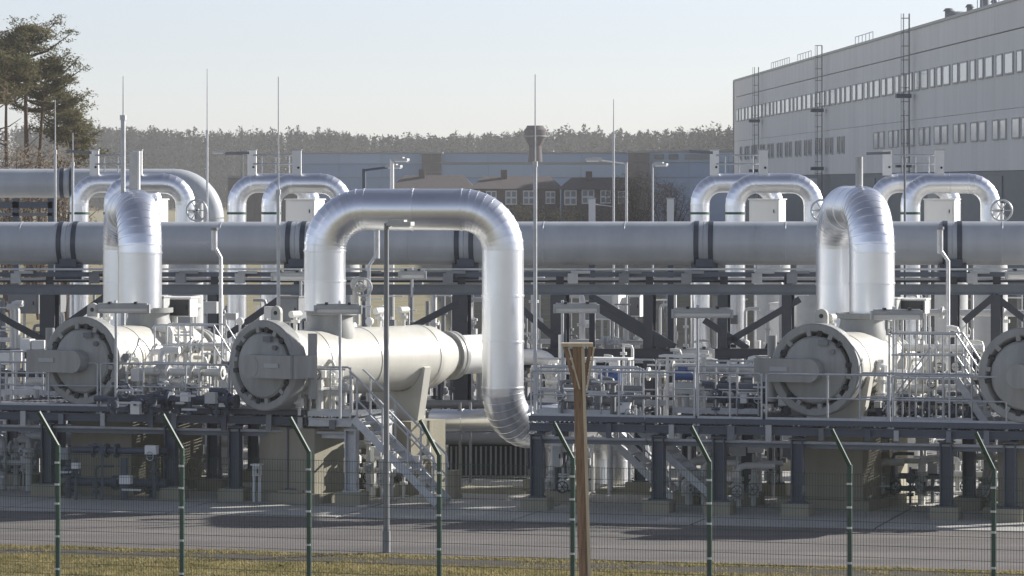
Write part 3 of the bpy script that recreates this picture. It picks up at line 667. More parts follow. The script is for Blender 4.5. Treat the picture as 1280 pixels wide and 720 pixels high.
# crossover stairs between the closures
def crossover(label, px0, px1, Rr, zt):
    a = gp(px0, Rr); e = gp(px1, Rr); t = thing('crossover_walkway', label, 'walkway', (a.x, a.y, ZD)); Z = Vector((0, 0, 1)); v = Vector(V); L = (e-a).length; u = (e-a)/L
    q0 = a+u*(L*.14); q1 = a+u*(L*.74)
    q = MB(); q.bar(q0+Z*zt+v*.4, q1+Z*zt+v*.4, .8, .05); part('walkway_deck', q, 'galv', t, smooth=0)
    for k in (0, .8):
        x, y = q1+Z*zt, e+Z*ZD
        q = MB(); q.bar(x+v*k, y+v*k, .04, .15); part('stringer', q, 'galv', t, smooth=0)
        for f_ in (.3, .95): p = x.lerp(y, f_)+v*k; q = MB(); q.cyl(p, p+Z*1.0, .02, n=8); part('post', q, 'galv', t)
        pts = [q0+Z*(zt-.9), q0+Z*(zt+.95), q0+Z*(zt+1.0)+u*.05, q1+Z*(zt+1.0), e+Z*(ZD+1.0), e+Z*(ZD+.3)]
        q = MB(); q.tube([p+v*k for p in pts], .022, 8); part('handrail', q, 'galv', t)
        q = MB(); q.tube([p+v*k-Z*.48 for p in pts[2:5]], .018, 8); part('mid_rail', q, 'galv', t)
        for f_ in (.2, .4, .6, .8, 1.0): p = q0.lerp(q1, f_)+v*k; q = MB(); q.cyl(p+Z*ZD, p+Z*(zt+1.0), .02, n=8); part('post', q, 'galv', t)
        q = MB(); q.cyl(a+u*.2+Z*(ZD+.25)+v*k, q0+u*.95+Z*(zt+.7)+v*k, .018, n=8); part('diagonal_rail', q, 'galv', t)
    x, y = e+Z*ZD, q1+Z*zt
    for i in range(4): c = x.lerp(y, (i+.6)/4.3); q = MB(); q.bar(c+v*.03, c+v*.77, .2, .04); part('tread', q, 'galv', t, smooth=0)
crossover('galvanised crossover steps with handrails between the left and central closures', 176, 300, 92.6, 3.05)
crossover('galvanised crossover steps with handrails right of the right closure', 1092, 1232, 92.2, 3.05)

# ------------------------------------------------------------------ valves, risers and boxes on and behind the decks
def valve(label, px, Y, z0, z1, seed, m='valve', face=None, group='small valves and risers'):
    rd = random.Random(seed); x = (px-640)/F*Y; t = thing('valve_riser', label, 'valve', (x, Y, z0), YAW+rd.uniform(-.3, .3), group); h = z1-z0; r = rd.uniform(.06, .11)
    q = MB(); top = h*.62; q.tube([(0, 0, 0), (0, 0, top-.15), (.05, 0, top-.04), (.18, 0, top), (.55+.4*rd.random(), 0, top)], r, 12); part('riser_pipe', q, m, t, True)
    for zf in (h*.14, h*.40):
        q = MB(); q.cyl((0, 0, zf), (0, 0, zf+.035), r*1.9, n=14); q.cyl((0, 0, zf+.05), (0, 0, zf+.085), r*1.9, n=14); part('flange', q, m, t, True)
    q = MB(); zb = h*.27; q.lathe((0, 0, zb), (0, 0, 1), [(-.2, r), (-.12, r*1.9), (.12, r*1.9), (.2, r)], 14); vb = part('valve_body', q, m, t, True)
    q = MB(); s = rd.choice((-1, 1)); q.cyl((0, -r, zb), (0, -.42, zb), r*.55, n=10); q.lathe((0, -.2, zb), (0, -1, 0), [(0, r), (.05, r*1.3), (.1, r*1.3), (.12, r*.6)], 12); part('bonnet', q, m, vb, True)
    q = MB(); q.torus((0, -.44, zb), (0, 1, 0), .13, .015, 16, 6)
    for k in range(3): a = PI*k/3; q.bar((math.cos(a)*.13, -.44, zb+math.sin(a)*.13), (-math.cos(a)*.13, -.44, zb-math.sin(a)*.13), .016, .016)
    part('handwheel', q, rd.choice(('galv', 'midgrey', 'dark')), vb, True)
    if rd.random() < .6:
        q = MB(); q.box((.05, -.05, h*.86), (.26+.1*rd.random(), .24, .30)); part('actuator', q, rd.choice(('white', 'palegrey', 'white')), t, True, 0)
        q = MB(); q.cyl((0, 0, h*.6), (0, 0, h*.75), .04, n=8); part('stem', q, 'galv', t, True)
    else:
        q = MB(); q.cyl((0, 0, top-.1), (0, 0, h*.9), r*.45, n=8); q.cyl((0, -.04, h*.9), (0, .04, h*.9), .10, n=14); part('gauge', q, 'white', t, True)
def many(pxs, Ys, z0, z1, where, seed, m='valve'):
    words = ('first', 'second', 'third', 'fourth', 'fifth', 'sixth', 'seventh', 'eighth', 'ninth', 'tenth')
    for i, px in enumerate(pxs):
        rd = random.Random(seed*31+i); valve(f'{words[i]} valve riser {where}', px, row(px, Ys+rd.uniform(-.5, .5)), z0, z1*rd.uniform(.86, 1.05), seed*100+i, m)
many([8, 20, 34, 46], 98.6, 0, 3.9, 'behind the left deck railing', 1)
many([438, 462, 478], 97.3, .03, 4.7, 'above the cream barrel', 6)
many([690, 706, 862, 880, 922, 942], 93.0, 0, 1.8, 'under the right deck', 7)
many([12, 24, 38, 128, 186, 262], 96.0, 0, 1.8, 'under the left deck', 8, 'palegrey')
many([404, 420, 462, 486, 504], 94.6, 0, 1.9, 'under and behind the near stairs', 9)
many([1098, 1120, 1152, 1212, 1234], 94.6, 0, 1.8, 'under the deck at the right', 10)
many([212, 240, 262, 300, 316, 336], 100.5, .03, 4.9, 'below the big pipe between the left and central arches', 11)

def skid(label, px0, px1, Y, z0, z1, seed, m='valve', dens=3.6, base=None):
    rd = random.Random(seed); x0 = (px0-640)/F*Y; x1 = (px1-640)/F*Y; W = x1-x0; h = z1-z0
    t = thing('valve_skid', label, 'valve skid', ((x0+x1)/2, Y, z0), YAW, 'valve skids')
    n = int(W*dens)
    for k in range(2):
        z = h*rd.uniform(.12, .5)+k*h*.3; q = MB(); yy = rd.uniform(-.2, .5); q.cyl((-W/2, yy, z), (W/2, yy, z), rd.uniform(.06, .11), n=12); hd = part('header', q, m, t, True)
        for j in range(int(W*1.6)): q = MB(); x = rd.uniform(-W/2, W/2); q.cyl((x-.03, yy, z), (x+.03, yy, z), .17, n=14); part('flange', q, m, hd, True)
    for i in range(n):
        x = -W/2+W*(i+.5)/n+rd.uniform(-.08, .08); y = rd.uniform(-.5, .8); rr = rd.choice((.03, .04, .05, .07, .09)); top = h*rd.uniform(.45, 1.0)
        q = MB(); pts = [(x, y, 0), (x, y, top-.1)]
        if rd.random() < .6: s_ = rd.choice((-1, 1)); pts += [(x+s_*.03, y, top-.02), (x+s_*.12, y, top), (x+s_*rd.uniform(.2, .5), y, top)]
        q.tube(pts, rr, 8)
        for j in range(rd.randint(1, 3)): zf = top*rd.uniform(.1, .9); q.cyl((x, y, zf), (x, y, zf+.03), rr+.055, n=10); q.cyl((x, y, zf+.04), (x, y, zf+.07), rr+.055, n=10)
        rs = part('riser', q, m, t, True)
        if rd.random() < .7:
            zb = top*rd.uniform(.25, .8); q = MB(); q.lathe((x, y, zb), (0, 0, 1), [(-.13, rr), (-.08, rr+.07), (.08, rr+.07), (.13, rr)], 10); q.cyl((x, y, zb), (x, y-.28, zb), .03, n=8); q.lathe((x, y-.1, zb), (0, -1, 0), [(0, .07), (.06, .07), (.07, .03)], 8); part('valve_body', q, m, rs, True)
            if rd.random() < .5: q = MB(); q.torus((x, y-.28, zb), (.2, 1, .1), rd.uniform(.07, .13), .012, 14, 5); q.bar((x-.1, y-.28, zb), (x+.1, y-.28, zb), .014, .014); part('handwheel', q, rd.choice(('dark', 'midgrey', 'galv')), rs, True)
        if rd.random() < .35: q = MB(); q.box((x+rd.uniform(-.1, .1), y-.12, top*rd.uniform(.4, 1.0)), (rd.uniform(.14, .32), .18, rd.uniform(.12, .30))); part('actuator', q, rd.choice(('white', 'white', 'palegrey', 'midgrey')), t, True, 0)
    for i in range(int(n*.35)):
        x = rd.uniform(-W/2, W/2*.8); z = h*rd.uniform(.1, .95); q = MB(); q.bar((x, -.55, z), (x+rd.uniform(.25, .7), -.55, z), .03, .045); part('strut', q, 'galv', t, True, 0)
    if base is not None:
        q = MB(); q.box((0, .15, (base-z0)/2), (W, 1.5, .12)); part('frame', q, 'steel', t, True, 0)
        for k in (-1, 1): q = MB(); q.bar((k*W*.45, .1, base-z0), (k*W*.45, .1, -.02), .12, .12); part('leg', q, 'steel', t, True, 0)
skid('sunlit pale valve skid between the left and central closures', 166, 300, 96.8, ZD, 4.05, 201)
skid('low pale valve skid at the foot of the left crossover steps', 170, 285, 94.3, ZD, 3.3, 208, dens=3)
skid('sunlit pale valve skid between the right closure and the picture edge', 1080, 1232, 93.6, ZD, 4.1, 202)
skid('low pale valve skid at the foot of the right crossover steps', 1090, 1220, 91.6, ZD, 3.2, 209, dens=3)
skid('valve skid behind the narrow deck right of the wooden post', 735, 830, 99.5, .1, 3.6, 203, dens=5)
skid('valve skid on the right deck left of the right hinge arm', 832, 952, 95.4, ZD, 3.45, 204, dens=5)
skid('valve skid with bright pipes just right of the central arch', 664, 722, 100.2, .1, 3.7, 205, dens=5)
skid('white pipework seen through the rack right of the central arch', 655, 808, 112.5, .1, 4.7, 206, 'white', 4.5)
skid('white pipework seen through the rack left of the right arch', 825, 1015, 112.5, .1, 4.8, 207, 'white', 4.5)
skid('white pipework seen through the rack inside the central arch', 512, 600, 112.5, .1, 4.8, 210, 'white', 5)
skid('white pipework seen through the rack at the left edge', -10, 130, 112.5, .1, 4.1, 211, 'white', 4.5)
skid('white pipework seen through the rack at the right edge', 1130, 1290, 110.5, .1, 4.8, 212, 'white', 4.5)
skid('white pipework seen through the rack between the left and central arches', 205, 370, 112.5, .1, 4.8, 213, 'white', 4)
skid('pale valve skid above the cream barrel inside the central arch', 432, 482, 97.4, 2.6, 4.75, 214, dens=5, base=.03)
skid('valve skid behind the left closure at the left edge', -20, 60, 99.5, .1, 3.9, 215, dens=5)
skid('dark small pipework under the right deck behind the wooden post', 690, 812, 97.5, .05, 1.7, 216, 'palegrey', 4.5)
skid('small pipework under the right deck left of the concrete pier', 850, 985, 95.2, .05, 1.7, 217, 'palegrey', 4)
skid('small pipework under the right deck beside the right pier', 1120, 1260, 95.8, .05, 1.7, 218, 'palegrey', 3)
skid('small pipework under the landing and near stairs', 388, 520, 93.6, .05, 1.75, 219, 'valve', 4.5)
skid('small pipework under the left deck at the left edge', -20, 50, 96, .05, 1.7, 220, 'palegrey', 4)

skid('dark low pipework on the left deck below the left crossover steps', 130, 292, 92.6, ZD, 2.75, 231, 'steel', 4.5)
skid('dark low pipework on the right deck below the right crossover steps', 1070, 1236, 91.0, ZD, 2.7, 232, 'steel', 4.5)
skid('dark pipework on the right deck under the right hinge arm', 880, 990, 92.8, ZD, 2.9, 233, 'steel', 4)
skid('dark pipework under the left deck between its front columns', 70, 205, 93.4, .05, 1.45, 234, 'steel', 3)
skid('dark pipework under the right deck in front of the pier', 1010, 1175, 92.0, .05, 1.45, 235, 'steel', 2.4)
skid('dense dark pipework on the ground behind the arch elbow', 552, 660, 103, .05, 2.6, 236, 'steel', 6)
skid('grey pipework on the narrow deck behind the wooden post', 690, 800, 92.0, ZD, 2.95, 237, 'midgrey', 5)
skid('small grey instrument pipes right of the central closure', 376, 436, 92.6, ZD, 3.35, 238, 'valve', 7)
skid('pale valve skid hugging the barrel of the left pig trap', 150, 222, 94.6, ZD, 3.75, 241, 'white', 6)
skid('pale valve skid hugging the barrel of the right pig trap', 1068, 1130, 91.9, ZD, 3.7, 242, 'white', 6)
for k_, (a_, e_, w_) in enumerate(((-30, 290, 'behind the left arch'), (295, 620, 'behind the central arch'), (625, 960, 'between the central and right arches'), (965, 1310, 'behind the right arch'))):  # rows added as a dark backdrop to deepen the shade under the rack
    skid('grey backdrop pipework far under the rear bends '+w_, a_, e_, 121.5, .05, 4.4, 250+k_, 'midgrey', 5.5)
    skid('tight row of dark backdrop pipes under the big pipe '+w_, a_, e_, 108.6, .05, 3.1, 260+k_, 'steelshade', 3.2)
railing('inner railing right of the central closure', gp(352, 92.4)+ez, gp(440, 92.4)+ez, sp=.42)
railing('inner railing in front of the left crossover steps', gp(165, 92.0)+ez, gp(262, 92.0)+ez, sp=.6)
railing('inner railing in front of the right crossover steps', gp(1075, 91.6)+ez, gp(1215, 91.6)+ez, sp=.6)
railing('second inner railing on the narrow deck behind the wooden post', gp(672, 92.4)+ez, gp(804, 92.4)+ez, sp=.5)

def cabinet(name, label, px0, px1, py0, py1, Y, depth, m, feet=True, door='palegrey', group=None, opening=False):
    a = at(px0, py0, Y); e = at(px1, py1, Y); wd = e.x-a.x; h = a.z-e.z; c = Vector(((a.x+e.x)/2, Y, (a.z+e.z)/2))
    t = thing(name, label, 'cabinet', (c.x, c.y, e.z), YAW, group)
    q = MB(); q.box((0, depth/2, h/2), (wd, depth, h)); bd = part('case', q, m, t, True, 0)
    q = MB(); q.box((0, -.012, h/2), (wd*.88, .02, h*.88)); d = part('door', q, 'dark' if opening else door, t, True, 0)  # with opening set, a dark panel stands in for the shaded inside
    q = MB(); q.box((wd*.34, -.035, h*.5), (.025, .03, .10)); part('handle', q, 'dark', d, True, 0)
    q = MB(); q.box((0, depth/2, h+.02), (wd+.06, depth+.08, .035)); part('lid', q, m, t, True, 0)
    if feet:
        for k in (-1, 1): q = MB(); q.bar((k*wd*.42, depth/2, -e.z+.03), (k*wd*.42, depth/2, 0), .06, .06); part('leg', q, 'galv', t, True, 0)
    return t
cabinet('control_box', 'white box with dark opening beside the left end-on arch', 206, 239, 373, 396, 97.6, .5, 'white', opening=True)
cabinet('control_box', 'white box with dark opening beside the right end-on arch', 1122, 1157, 375, 392, 93.6, .5, 'white', opening=True)
cabinet('control_box', 'grey box just left of the right end-on arch foot box', 1104, 1121, 374, 388, 93.2, .5, 'palegrey')
cabinet('control_box', 'grey box directly right of the left end-on arch foot', 190, 205, 372, 398, 97.0, .4, 'palegrey')
cabinet('control_box', 'tall grey cabinet under the rack left of the central arch', 347, 374, 372, 402, 101.5, .6, 'midgrey', door='midgrey')
cabinet('control_box', 'grey box on the right deck left of the right hinge arm', 946, 966, 447, 470, 93.5, .4, 'greyshade')
cabinet('kiosk', 'pale kiosk seen under the rack right of the central arch', 742, 766, 368, 400, 118, 1.5, 'white', door='palegrey')
cabinet('kiosk', 'grey fronted kiosk seen under the rack above the wooden post', 786, 800, 370, 396, 119, 1.5, 'white', door='midgrey')
cabinet('kiosk', 'white kiosk under the rack beside the right diagonal brace', 962, 978, 380, 426, 118, 1.5, 'white', door='white')
cabinet('kiosk', 'long white kiosk under the rack left of the right closure', 986, 1016, 384, 408, 119, 1.5, 'white', door='white')
cabinet('kiosk', 'dark blue kiosk under the rack at the left edge', 8, 50, 366, 392, 114, 2.0, 'midgrey', door='midgrey')
cabinet('control_box', 'small pale switch box above the lamp on the right deck', 890, 908, 369, 384, 106, .4, 'palegrey')
cabinet('control_box', 'white box on legs under the right deck beside its first column', 690, 702, 556, 584, 92.2, .5, 'white')
cabinet('control_box', 'white cabinet under the landing left of the stairs', 404, 424, 574, 606, 94.0, .6, 'palegrey', door='concrete')
cabinet('control_box', 'small pale box under the central closure', 315, 324, 582, 595, 92.6, .2, 'white')
def blue_drive(label, px, py, Y, zb):
    c = at(px, py, Y); t = thing('valve_drive', label, 'actuator', c, YAW, 'blue valve drives on the right deck')
    q = MB(); q.cyl((-.25, 0, 0), (.22, 0, 0), .12, n=18); part('motor', q, 'blue', t, True)
    q = MB(); q.cyl((.22, 0, 0), (.27, 0, 0), .13, n=18); q.box((-.05, 0, .15), (.2, .16, .1)); part('terminal_box', q, 'blue', t, True)
    q = MB(); q.box((0, .05, -.30), (.5, .4, .26)); q.cyl((0, .05, -.43), (0, .05, -.75), .09, n=12); q.cyl((0, .05, -.75), (0, .05, -.8), .2, n=14); part('gearbox', q, 'palegrey', t, True)
    q = MB(); q.cyl((0, .05, zb-c.z), (0, .05, -.8), .07, n=10); part('stand', q, 'galv', t, True)
    q = MB(); q.box((-.05, .1, .45), (1.1, .5, .05)); q.bar((-.5, .3, zb-c.z), (-.5, .3, .45), .06, .06); q.bar((.4, .3, zb-c.z), (.4, .3, .45), .06, .06); part('weather_roof', q, 'white', t, True, 0)
blue_drive('blue valve drive behind the railing right of the wooden post', 762, 472, 95.0, .03)
blue_drive('blue valve drive behind the railing left of the deck lamp', 856, 469, 94.6, ZD)
# pipes running along behind the decks
def runpipe(name, label, pts, r, m, n=16, straps=(), group=None):
    pts = [Vector(p) for p in pts]; t = thing(name, label, 'pipe', pts[0], group=group); b = MB(); b.tube(pts, r, n); part('pipe', b, m, t)
    return t
sp_ = thing('silver_pipe', 'short silver horizontal pipe low behind the central arch leg', 'pipe', at(575, 590, 99)); clad(sp_, [at(540, 526, 99), at(700, 524, 98)], .28, .5, .9)
for px in (575, 588):
    q = MB(); c = at(px, 526, 98.7); q.cyl((c.x, c.y, .03), (c.x, c.y, c.z+.45), .035, n=8); q.box((c.x, c.y, c.z+.2), (.12, .1, .16)); part('stand', q, 'midgrey', sp_)
for i, (py, Y, r, lab) in enumerate(((548, 101, .16, 'lowest'), (536, 102, .12, 'middle'), (505, 100.5, .10, 'upper'))):
    runpipe('service_pipe', f'{lab} thin dark service pipe running level behind the decks', [at(-60, py, Y+1), at(1340, py, Y-1)], r, 'midgrey', group='service pipes behind the decks')
lo = thing('louvre_bank', 'dark slatted cooler bank low behind the central arch elbow', 'cooler', at(610, 590, 101))
q = MB(); q.box(at(610, 575, 101.6), (2.0, .8, .9)); part('case', q, 'dark', lo, smooth=0)
for i in range(16): q = MB(); q.bar(at(564+i*6.2, 558, 101), at(564+i*6.2, 594, 101), .05, .05); part('slat', q, 'midgrey', lo, smooth=0)
# white elbow right behind the arch leg
wq = [Vector((-.08, 101.5, .03)), Vector((-.08, 101.5, zz(446, 101.5))), Vector((1.05, 101.5, zz(446, 101.5))), Vector((1.05, 101.5, .03))]
wp = runpipe('white_elbow', 'white pipe bend standing behind the right leg of the central arch', [wq[0]]+arcpts(wq[0], wq[1], wq[2], .45)+arcpts(wq[1], wq[2], wq[3], .45)+[wq[3]], .2, 'white')
# low plinths catching the sun
def plinth(label, px0, px1, py0, py1, Y, d=.8):
    a = at(px0, py0, Y); e = at(px1, py1, Y); t = thing('concrete_plinth', label, 'plinth', ((a.x+e.x)/2, Y, 0), YAW); h = a.z; wd = e.x-a.x
    q = MB(); q.box((0, d/2, h/2+.02), (wd, d, h)); part('block', q, 'concrete', t, True, 0)
    q = MB(); q.box((0, d/2, .06), (wd*1.12, d*1.2, .10)); part('base', q, 'concrete', t, True, 0)
plinth('pale concrete plinth under the left deck by the left edge', 6, 46, 594, 616, 98)
plinth('long pale plinth under the right deck beside the wooden post', 748, 812, 612, 634, 95)
plinth('long pale plinth in shade left of the third right column', 908, 962, 614, 632, 95)
plinth('pale block behind the fence post right of the near stairs', 556, 569, 590, 620, 93.6, .5)
plinth('low pale ledge on the ground behind the central arch', 570, 655, 612, 636, 95.2, 1.0)

# ------------------------------------------------------------------ deck lamps
def deck_lamp(label, px0, px1, py, Y, pole_px=None, pyb=None):
    a = at(px0, py, Y); e = at(px1, py, Y); t = thing('deck_lamp', label, 'lamp', ((a.x+e.x)/2, Y, ZD), group='tube lamps on the decks'); L = e.x-a.x; c = (a+e)/2
    q = MB(); n = 10; pr = []
    q.box(c+Vector((0, 0, .06)), (L, .26, .07)); q.box(c+Vector((0, 0, .11)), (L*.94, .14, .05)); hs = part('housing', q, 'palegrey', t, smooth=0)
    q = MB(); q.cyl(a+Vector((.03, 0, -.02)), e-Vector((.03, 0, .02)), .085, n=14); part('diffuser', q, 'lampglass', t)
    for k in (0, 1): q = MB(); p = (a, e)[k]; q.box(p+Vector((0, 0, .0)), (.05, .27, .2)); part('end_cap', q, 'palegrey', hs, smooth=0)
    for f_ in (.25, .75): q = MB(); q.box(a.lerp(e, f_)+Vector((0, 0, .14)), (.07, .30, .05)); part('clip', q, 'dark', hs, smooth=0)
    if pole_px is not None:
        p = at(pole_px, py, Y+.22); q = MB(); q.cyl((p.x, p.y, ZD if pyb is None else zz(pyb, Y)), (p.x, p.y, p.z+.2), .035, n=10); q.bar((p.x, p.y, p.z+.17), (p.x, p.y-.25, p.z+.17), .05, .04); part('pole', q, 'galv', t)
deck_lamp('tube lamp on a thin pole above the left closure', 121, 186, 386, 92.9, 145)
deck_lamp('tube lamp on a thin pole in front of the central arch foot', 394, 451, 387, 90.9, 425)
deck_lamp('sunlit white tube lamp on the rack above the wooden post', 693, 748, 386, 92.6, 703)
deck_lamp('tube lamp on a thin pole left of the right closure', 841, 915, 392, 92.0, 872)
deck_lamp('tube lamp on a thin pole in front of the right arch foot', 1090, 1152, 394, 89.8, 1117)
deck_lamp('tube lamp high under the big pipe left of the central arch', 340, 382, 346, 101.5, 376, 586)
deck_lamp('tube lamp high under the big pipe at the right edge', 1258, 1300, 344, 100.5, 1290, 586)
deck_lamp('slim tube lamp under the big pipe inside the central arch', 499, 532, 344, 103.0, 515, 372)
deck_lamp('white tube lamp lying low behind the right deck railing', 843, 892, 442, 96.5, 880)

# ------------------------------------------------------------------ lightning masts and bent vent pipes
def mast(label, px, Y, py0, zb, pyk, r0=.042, r1=.018, m='galv'):
    b0 = Vector(((px-640)/F*Y, Y, zb)); k = at(px, pyk, Y); t0 = at(px, py0, Y); t = thing('lightning_mast', label, 'mast', b0, group='lightning masts')
    q = MB(); q.cyl(b0, k, r0, n=10); part('pole', q, m, t); q = MB(); q.cyl(k, t0, r1, r1*.6, n=8); part('rod', q, m, t)
    q = MB(); q.cyl(k-Vector((0, 0, .06)), k+Vector((0, 0, .06)), r0*1.4, n=10); part('sleeve', q, m, t)
    q = MB(); q.cyl(b0, b0+Vector((0, 0, .05)), .14, n=12); part('foot_plate', q, m, t)
mast('thin lightning mast in front of the left arch', 154, 98.2, 95, .03, 147, .06)
mast('thin lightning mast on the left deck just left of the central arch', 348, 93.05, 96, ZD, 240, .045)
mast('thin lightning mast right of the central arch', 669, 90.75, 93, ZD, 205, .045)
mast('thin pale lightning mast above the left pipe elbow', 259, 121, 86, .03, 165, .035, .018)
mast('thin pale lightning mast behind the street lamp', 767, 121, 124, .03, 170, .035, .018)
mast('thin pale lightning mast before the pines, taller one', 69, 118, 125, .03, 190, .04, .02)
mast('thin pale lightning mast before the pines, shorter one', 91, 118, 166, .03, 205, .04, .02)
mast('thin dark mast in front of the big grey hall', 1131, 108, 138, .03, 200, .03, .02, 'midgrey')
def bent_vent(label, px, Y, py0, pyb, pyk, dx):
    a = at(px, py0, Y); k = at(px, pyk, Y); c = at(px+dx, pyk+14, Y); e = Vector((c.x, Y, .03)); t = thing('vent_pipe', label, 'pipe', e, group='bent vent pipes')
    q = MB(); q.tube([e, c, k], .05, 10); part('lower_pipe', q, 'galv', t); q = MB(); q.cyl(k-Vector((0, 0, .1)), a, .075, n=12); part('upper_pipe', q, 'galv', t)
    q = MB(); q.cyl(a-Vector((0, 0, .02)), a+Vector((0, 0, .05)), .10, n=12); part('cap', q, 'midgrey', t)
bent_vent('bent thin vent pipe before the big pipe, left of the first mast on deck', 268, 100.2, 287, 405, 308, 8)
bent_vent('bent thin vent pipe before the big pipe inside the central arch', 471, 99.4, 286, 408, 318, -10)
bent_vent('bent thin vent pipe before the big pipe at right', 1175, 96.5, 286, 408, 312, 10)
vw = thing('hand_valve', 'round handwheel valve under the big pipe inside the central arch', 'valve', at(455, 360, 99.5)); c = at(454, 359, 99.3)
q = MB(); q.torus(c, (.3, 1, 0), .22, .03, 20, 6); q.bar(c-Vector((.22, 0, 0)), c+Vector((.22, 0, 0)), .03, .03); q.bar(c-Vector((0, 0, .22)), c+Vector((0, 0, .22)), .03, .03); part('handwheel', q, 'palegrey', vw)
q = MB(); q.cyl(c, c+Vector((-.1, .5, .05)), .07, n=10); q.lathe(c+Vector((-.1, .5, .05)), (-.2, 1, 0), [(0, .1), (.05, .2), (.3, .2), (.35, .1)], 16); q.cyl(c+Vector((-.2, .75, 0)), (c.x-.2, c.y+.75, .03), .1, n=12); part('valve_body', q, 'trap', vw)

# ------------------------------------------------------------------ the rack and the big grey pipe
TR = 0.10
def rp_(px, py, R=104): return at(px, py, row(px, R, TR))
big_ = thing('big_pipe', 'big grey blue pipeline running level across the whole plant', 'pipe', rp_(640, 304, 105.2))
bounds = [-90, 87, 372, 582, 880, 1190, 1380]; rB = 27/F*105.2
for i in range(len(bounds)-1):
    a = rp_(bounds[i], 304, 105.2); e = rp_(bounds[i+1], 304, 105.2); d = (e-a).normalized()
    q = MB(); q.cyl(a+d*.004, e-d*.004, rB, n=56, cap=False); part('pipe_section', q, 'bigpipe', big_, smooth=30)
for i in range(len(bounds)-1):
    for f_ in (.33, .67):
        c = rp_(bounds[i]+(bounds[i+1]-bounds[i])*f_, 304, 105.2); d = Vector((1, -TR, 0)).normalized()
        q = MB(); q.lathe(c-d*.015, d, [(0, rB-.001), (.006, rB+.006), (.024, rB+.006), (.03, rB-.001)], 56); part('weld_ring', q, 'bigpipe', big_, smooth=30)
for px in bounds[1:-1]:
    for k in (-9, 9):
        c = rp_(px+k, 304, 105.2); d = Vector((1, -TR, 0)).normalized()
        q = MB(); q.lathe(c-d*.06, d, [(0, rB+.002), (.0, rB+.018), (.13, rB+.018), (.13, rB+.002)], 56); part('strap', q, 'strap', big_, smooth=30)
    q = MB(); c = rp_(px, 304, 105.2); q.box(c-Vector((0, 0, rB+.18)), (.7, .6, .42)); q.box(c-Vector((0, 0, rB-.06)), (.45, .9, .2)); part('saddle', q, 'steel', big_, smooth=0)
rack = thing('pipe_rack', 'dark steel rack of columns, beams and braces carrying the big pipe', 'rack', rp_(640, 586)); zB = rp_(640, 362).z
Z = Vector((0, 0, 1))
for R in (104, 107.6):
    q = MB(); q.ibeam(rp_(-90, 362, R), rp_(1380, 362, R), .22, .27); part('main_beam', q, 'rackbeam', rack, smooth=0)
for R, m, hgt, py in ((103.7, 'galv', .05, 336.5), (103.7, 'steel', .12, 343)):
    q = MB(); q.bar(rp_(-90, py, R), rp_(1380, py, R), .12, hgt); part('cable_tray', q, m, rack, smooth=0)
q = MB(); q.bar(rp_(-90, 350, 108.4), rp_(1380, 350, 108.4), 3.0, .06); part('dark_plate', q, 'dark', rack, smooth=0)  # solid dark plate added to darken the space under the big pipe
cols = [62, 268, 372, 577, 700, 812, 905, 985, 1192, 1246]
for px in cols:
    for R in (104, 107.6):
        c = rp_(px, 362, R); wd = .42 if px in (62, 577, 700) else .26
        q = MB(); q.ibeam((c.x, c.y, .3), (c.x, c.y, c.z-.14), wd, .34, .035); q.box((c.x, c.y, .29), (.6, .6, .04)); cl = part('column', q, 'steelshade', rack, smooth=0)
        q = MB(); q.box((c.x, c.y, .14), (.8, .8, .28)); part('footing', q, 'concrete', cl, smooth=0)
    a = rp_(px, 362, 104); e = rp_(px, 362, 107.6); q = MB(); q.bar(a+Z*.25, e+Z*.25, .2, .22); part('cross_beam', q, 'steelshade', rack, smooth=0)
for (a, c, e, d) in ((-30, 378, 62, 430), (283, 420, 352, 372), (505, 414, 578, 376), (652, 386, 702, 430), (742, 372, 844, 434), (735, 378, 832, 436), (902, 432, 1000, 374), (1205, 402, 1243, 370), (1243, 370, 1282, 400), (130, 372, 62, 420), (880, 400, 935, 436)):
    q = MB(); q.bar(rp_(a, c, 103.9), rp_(e, d, 103.9), .12, .17); part('brace', q, 'steelshade', rack, smooth=0)
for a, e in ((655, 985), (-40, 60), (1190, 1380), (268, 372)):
    q = MB(); q.ibeam(rp_(a, 442, 103.8), rp_(e, 442, 103.8), .18, .26); part('lower_beam', q, 'steelshade', rack, smooth=0)
for k, px in enumerate((20, 118, 226, 300, 455, 560, 716, 780, 858, 946, 990, 1060, 1215)):
    q = MB(); c = rp_(px, 348, 103.5); q.box(c, (.26, .2, .26)); q.box(c+Z*.16+Vector((.2, 0, 0)), (.5, .1, .07)); part('junction_box', q, 'midgrey' if k % 3 else 'palegrey', rack, smooth=0)
for k, (px, L) in enumerate(((238, 22), (300, 20), (660, 10), (752, 14), (1070, 34))):
    q = MB(); q.cyl(rp_(px-L/2, 343+k % 2, 105.5), rp_(px+L/2, 343+k % 2, 105.5), .06, n=10); part('conduit', q, 'palegrey', rack)

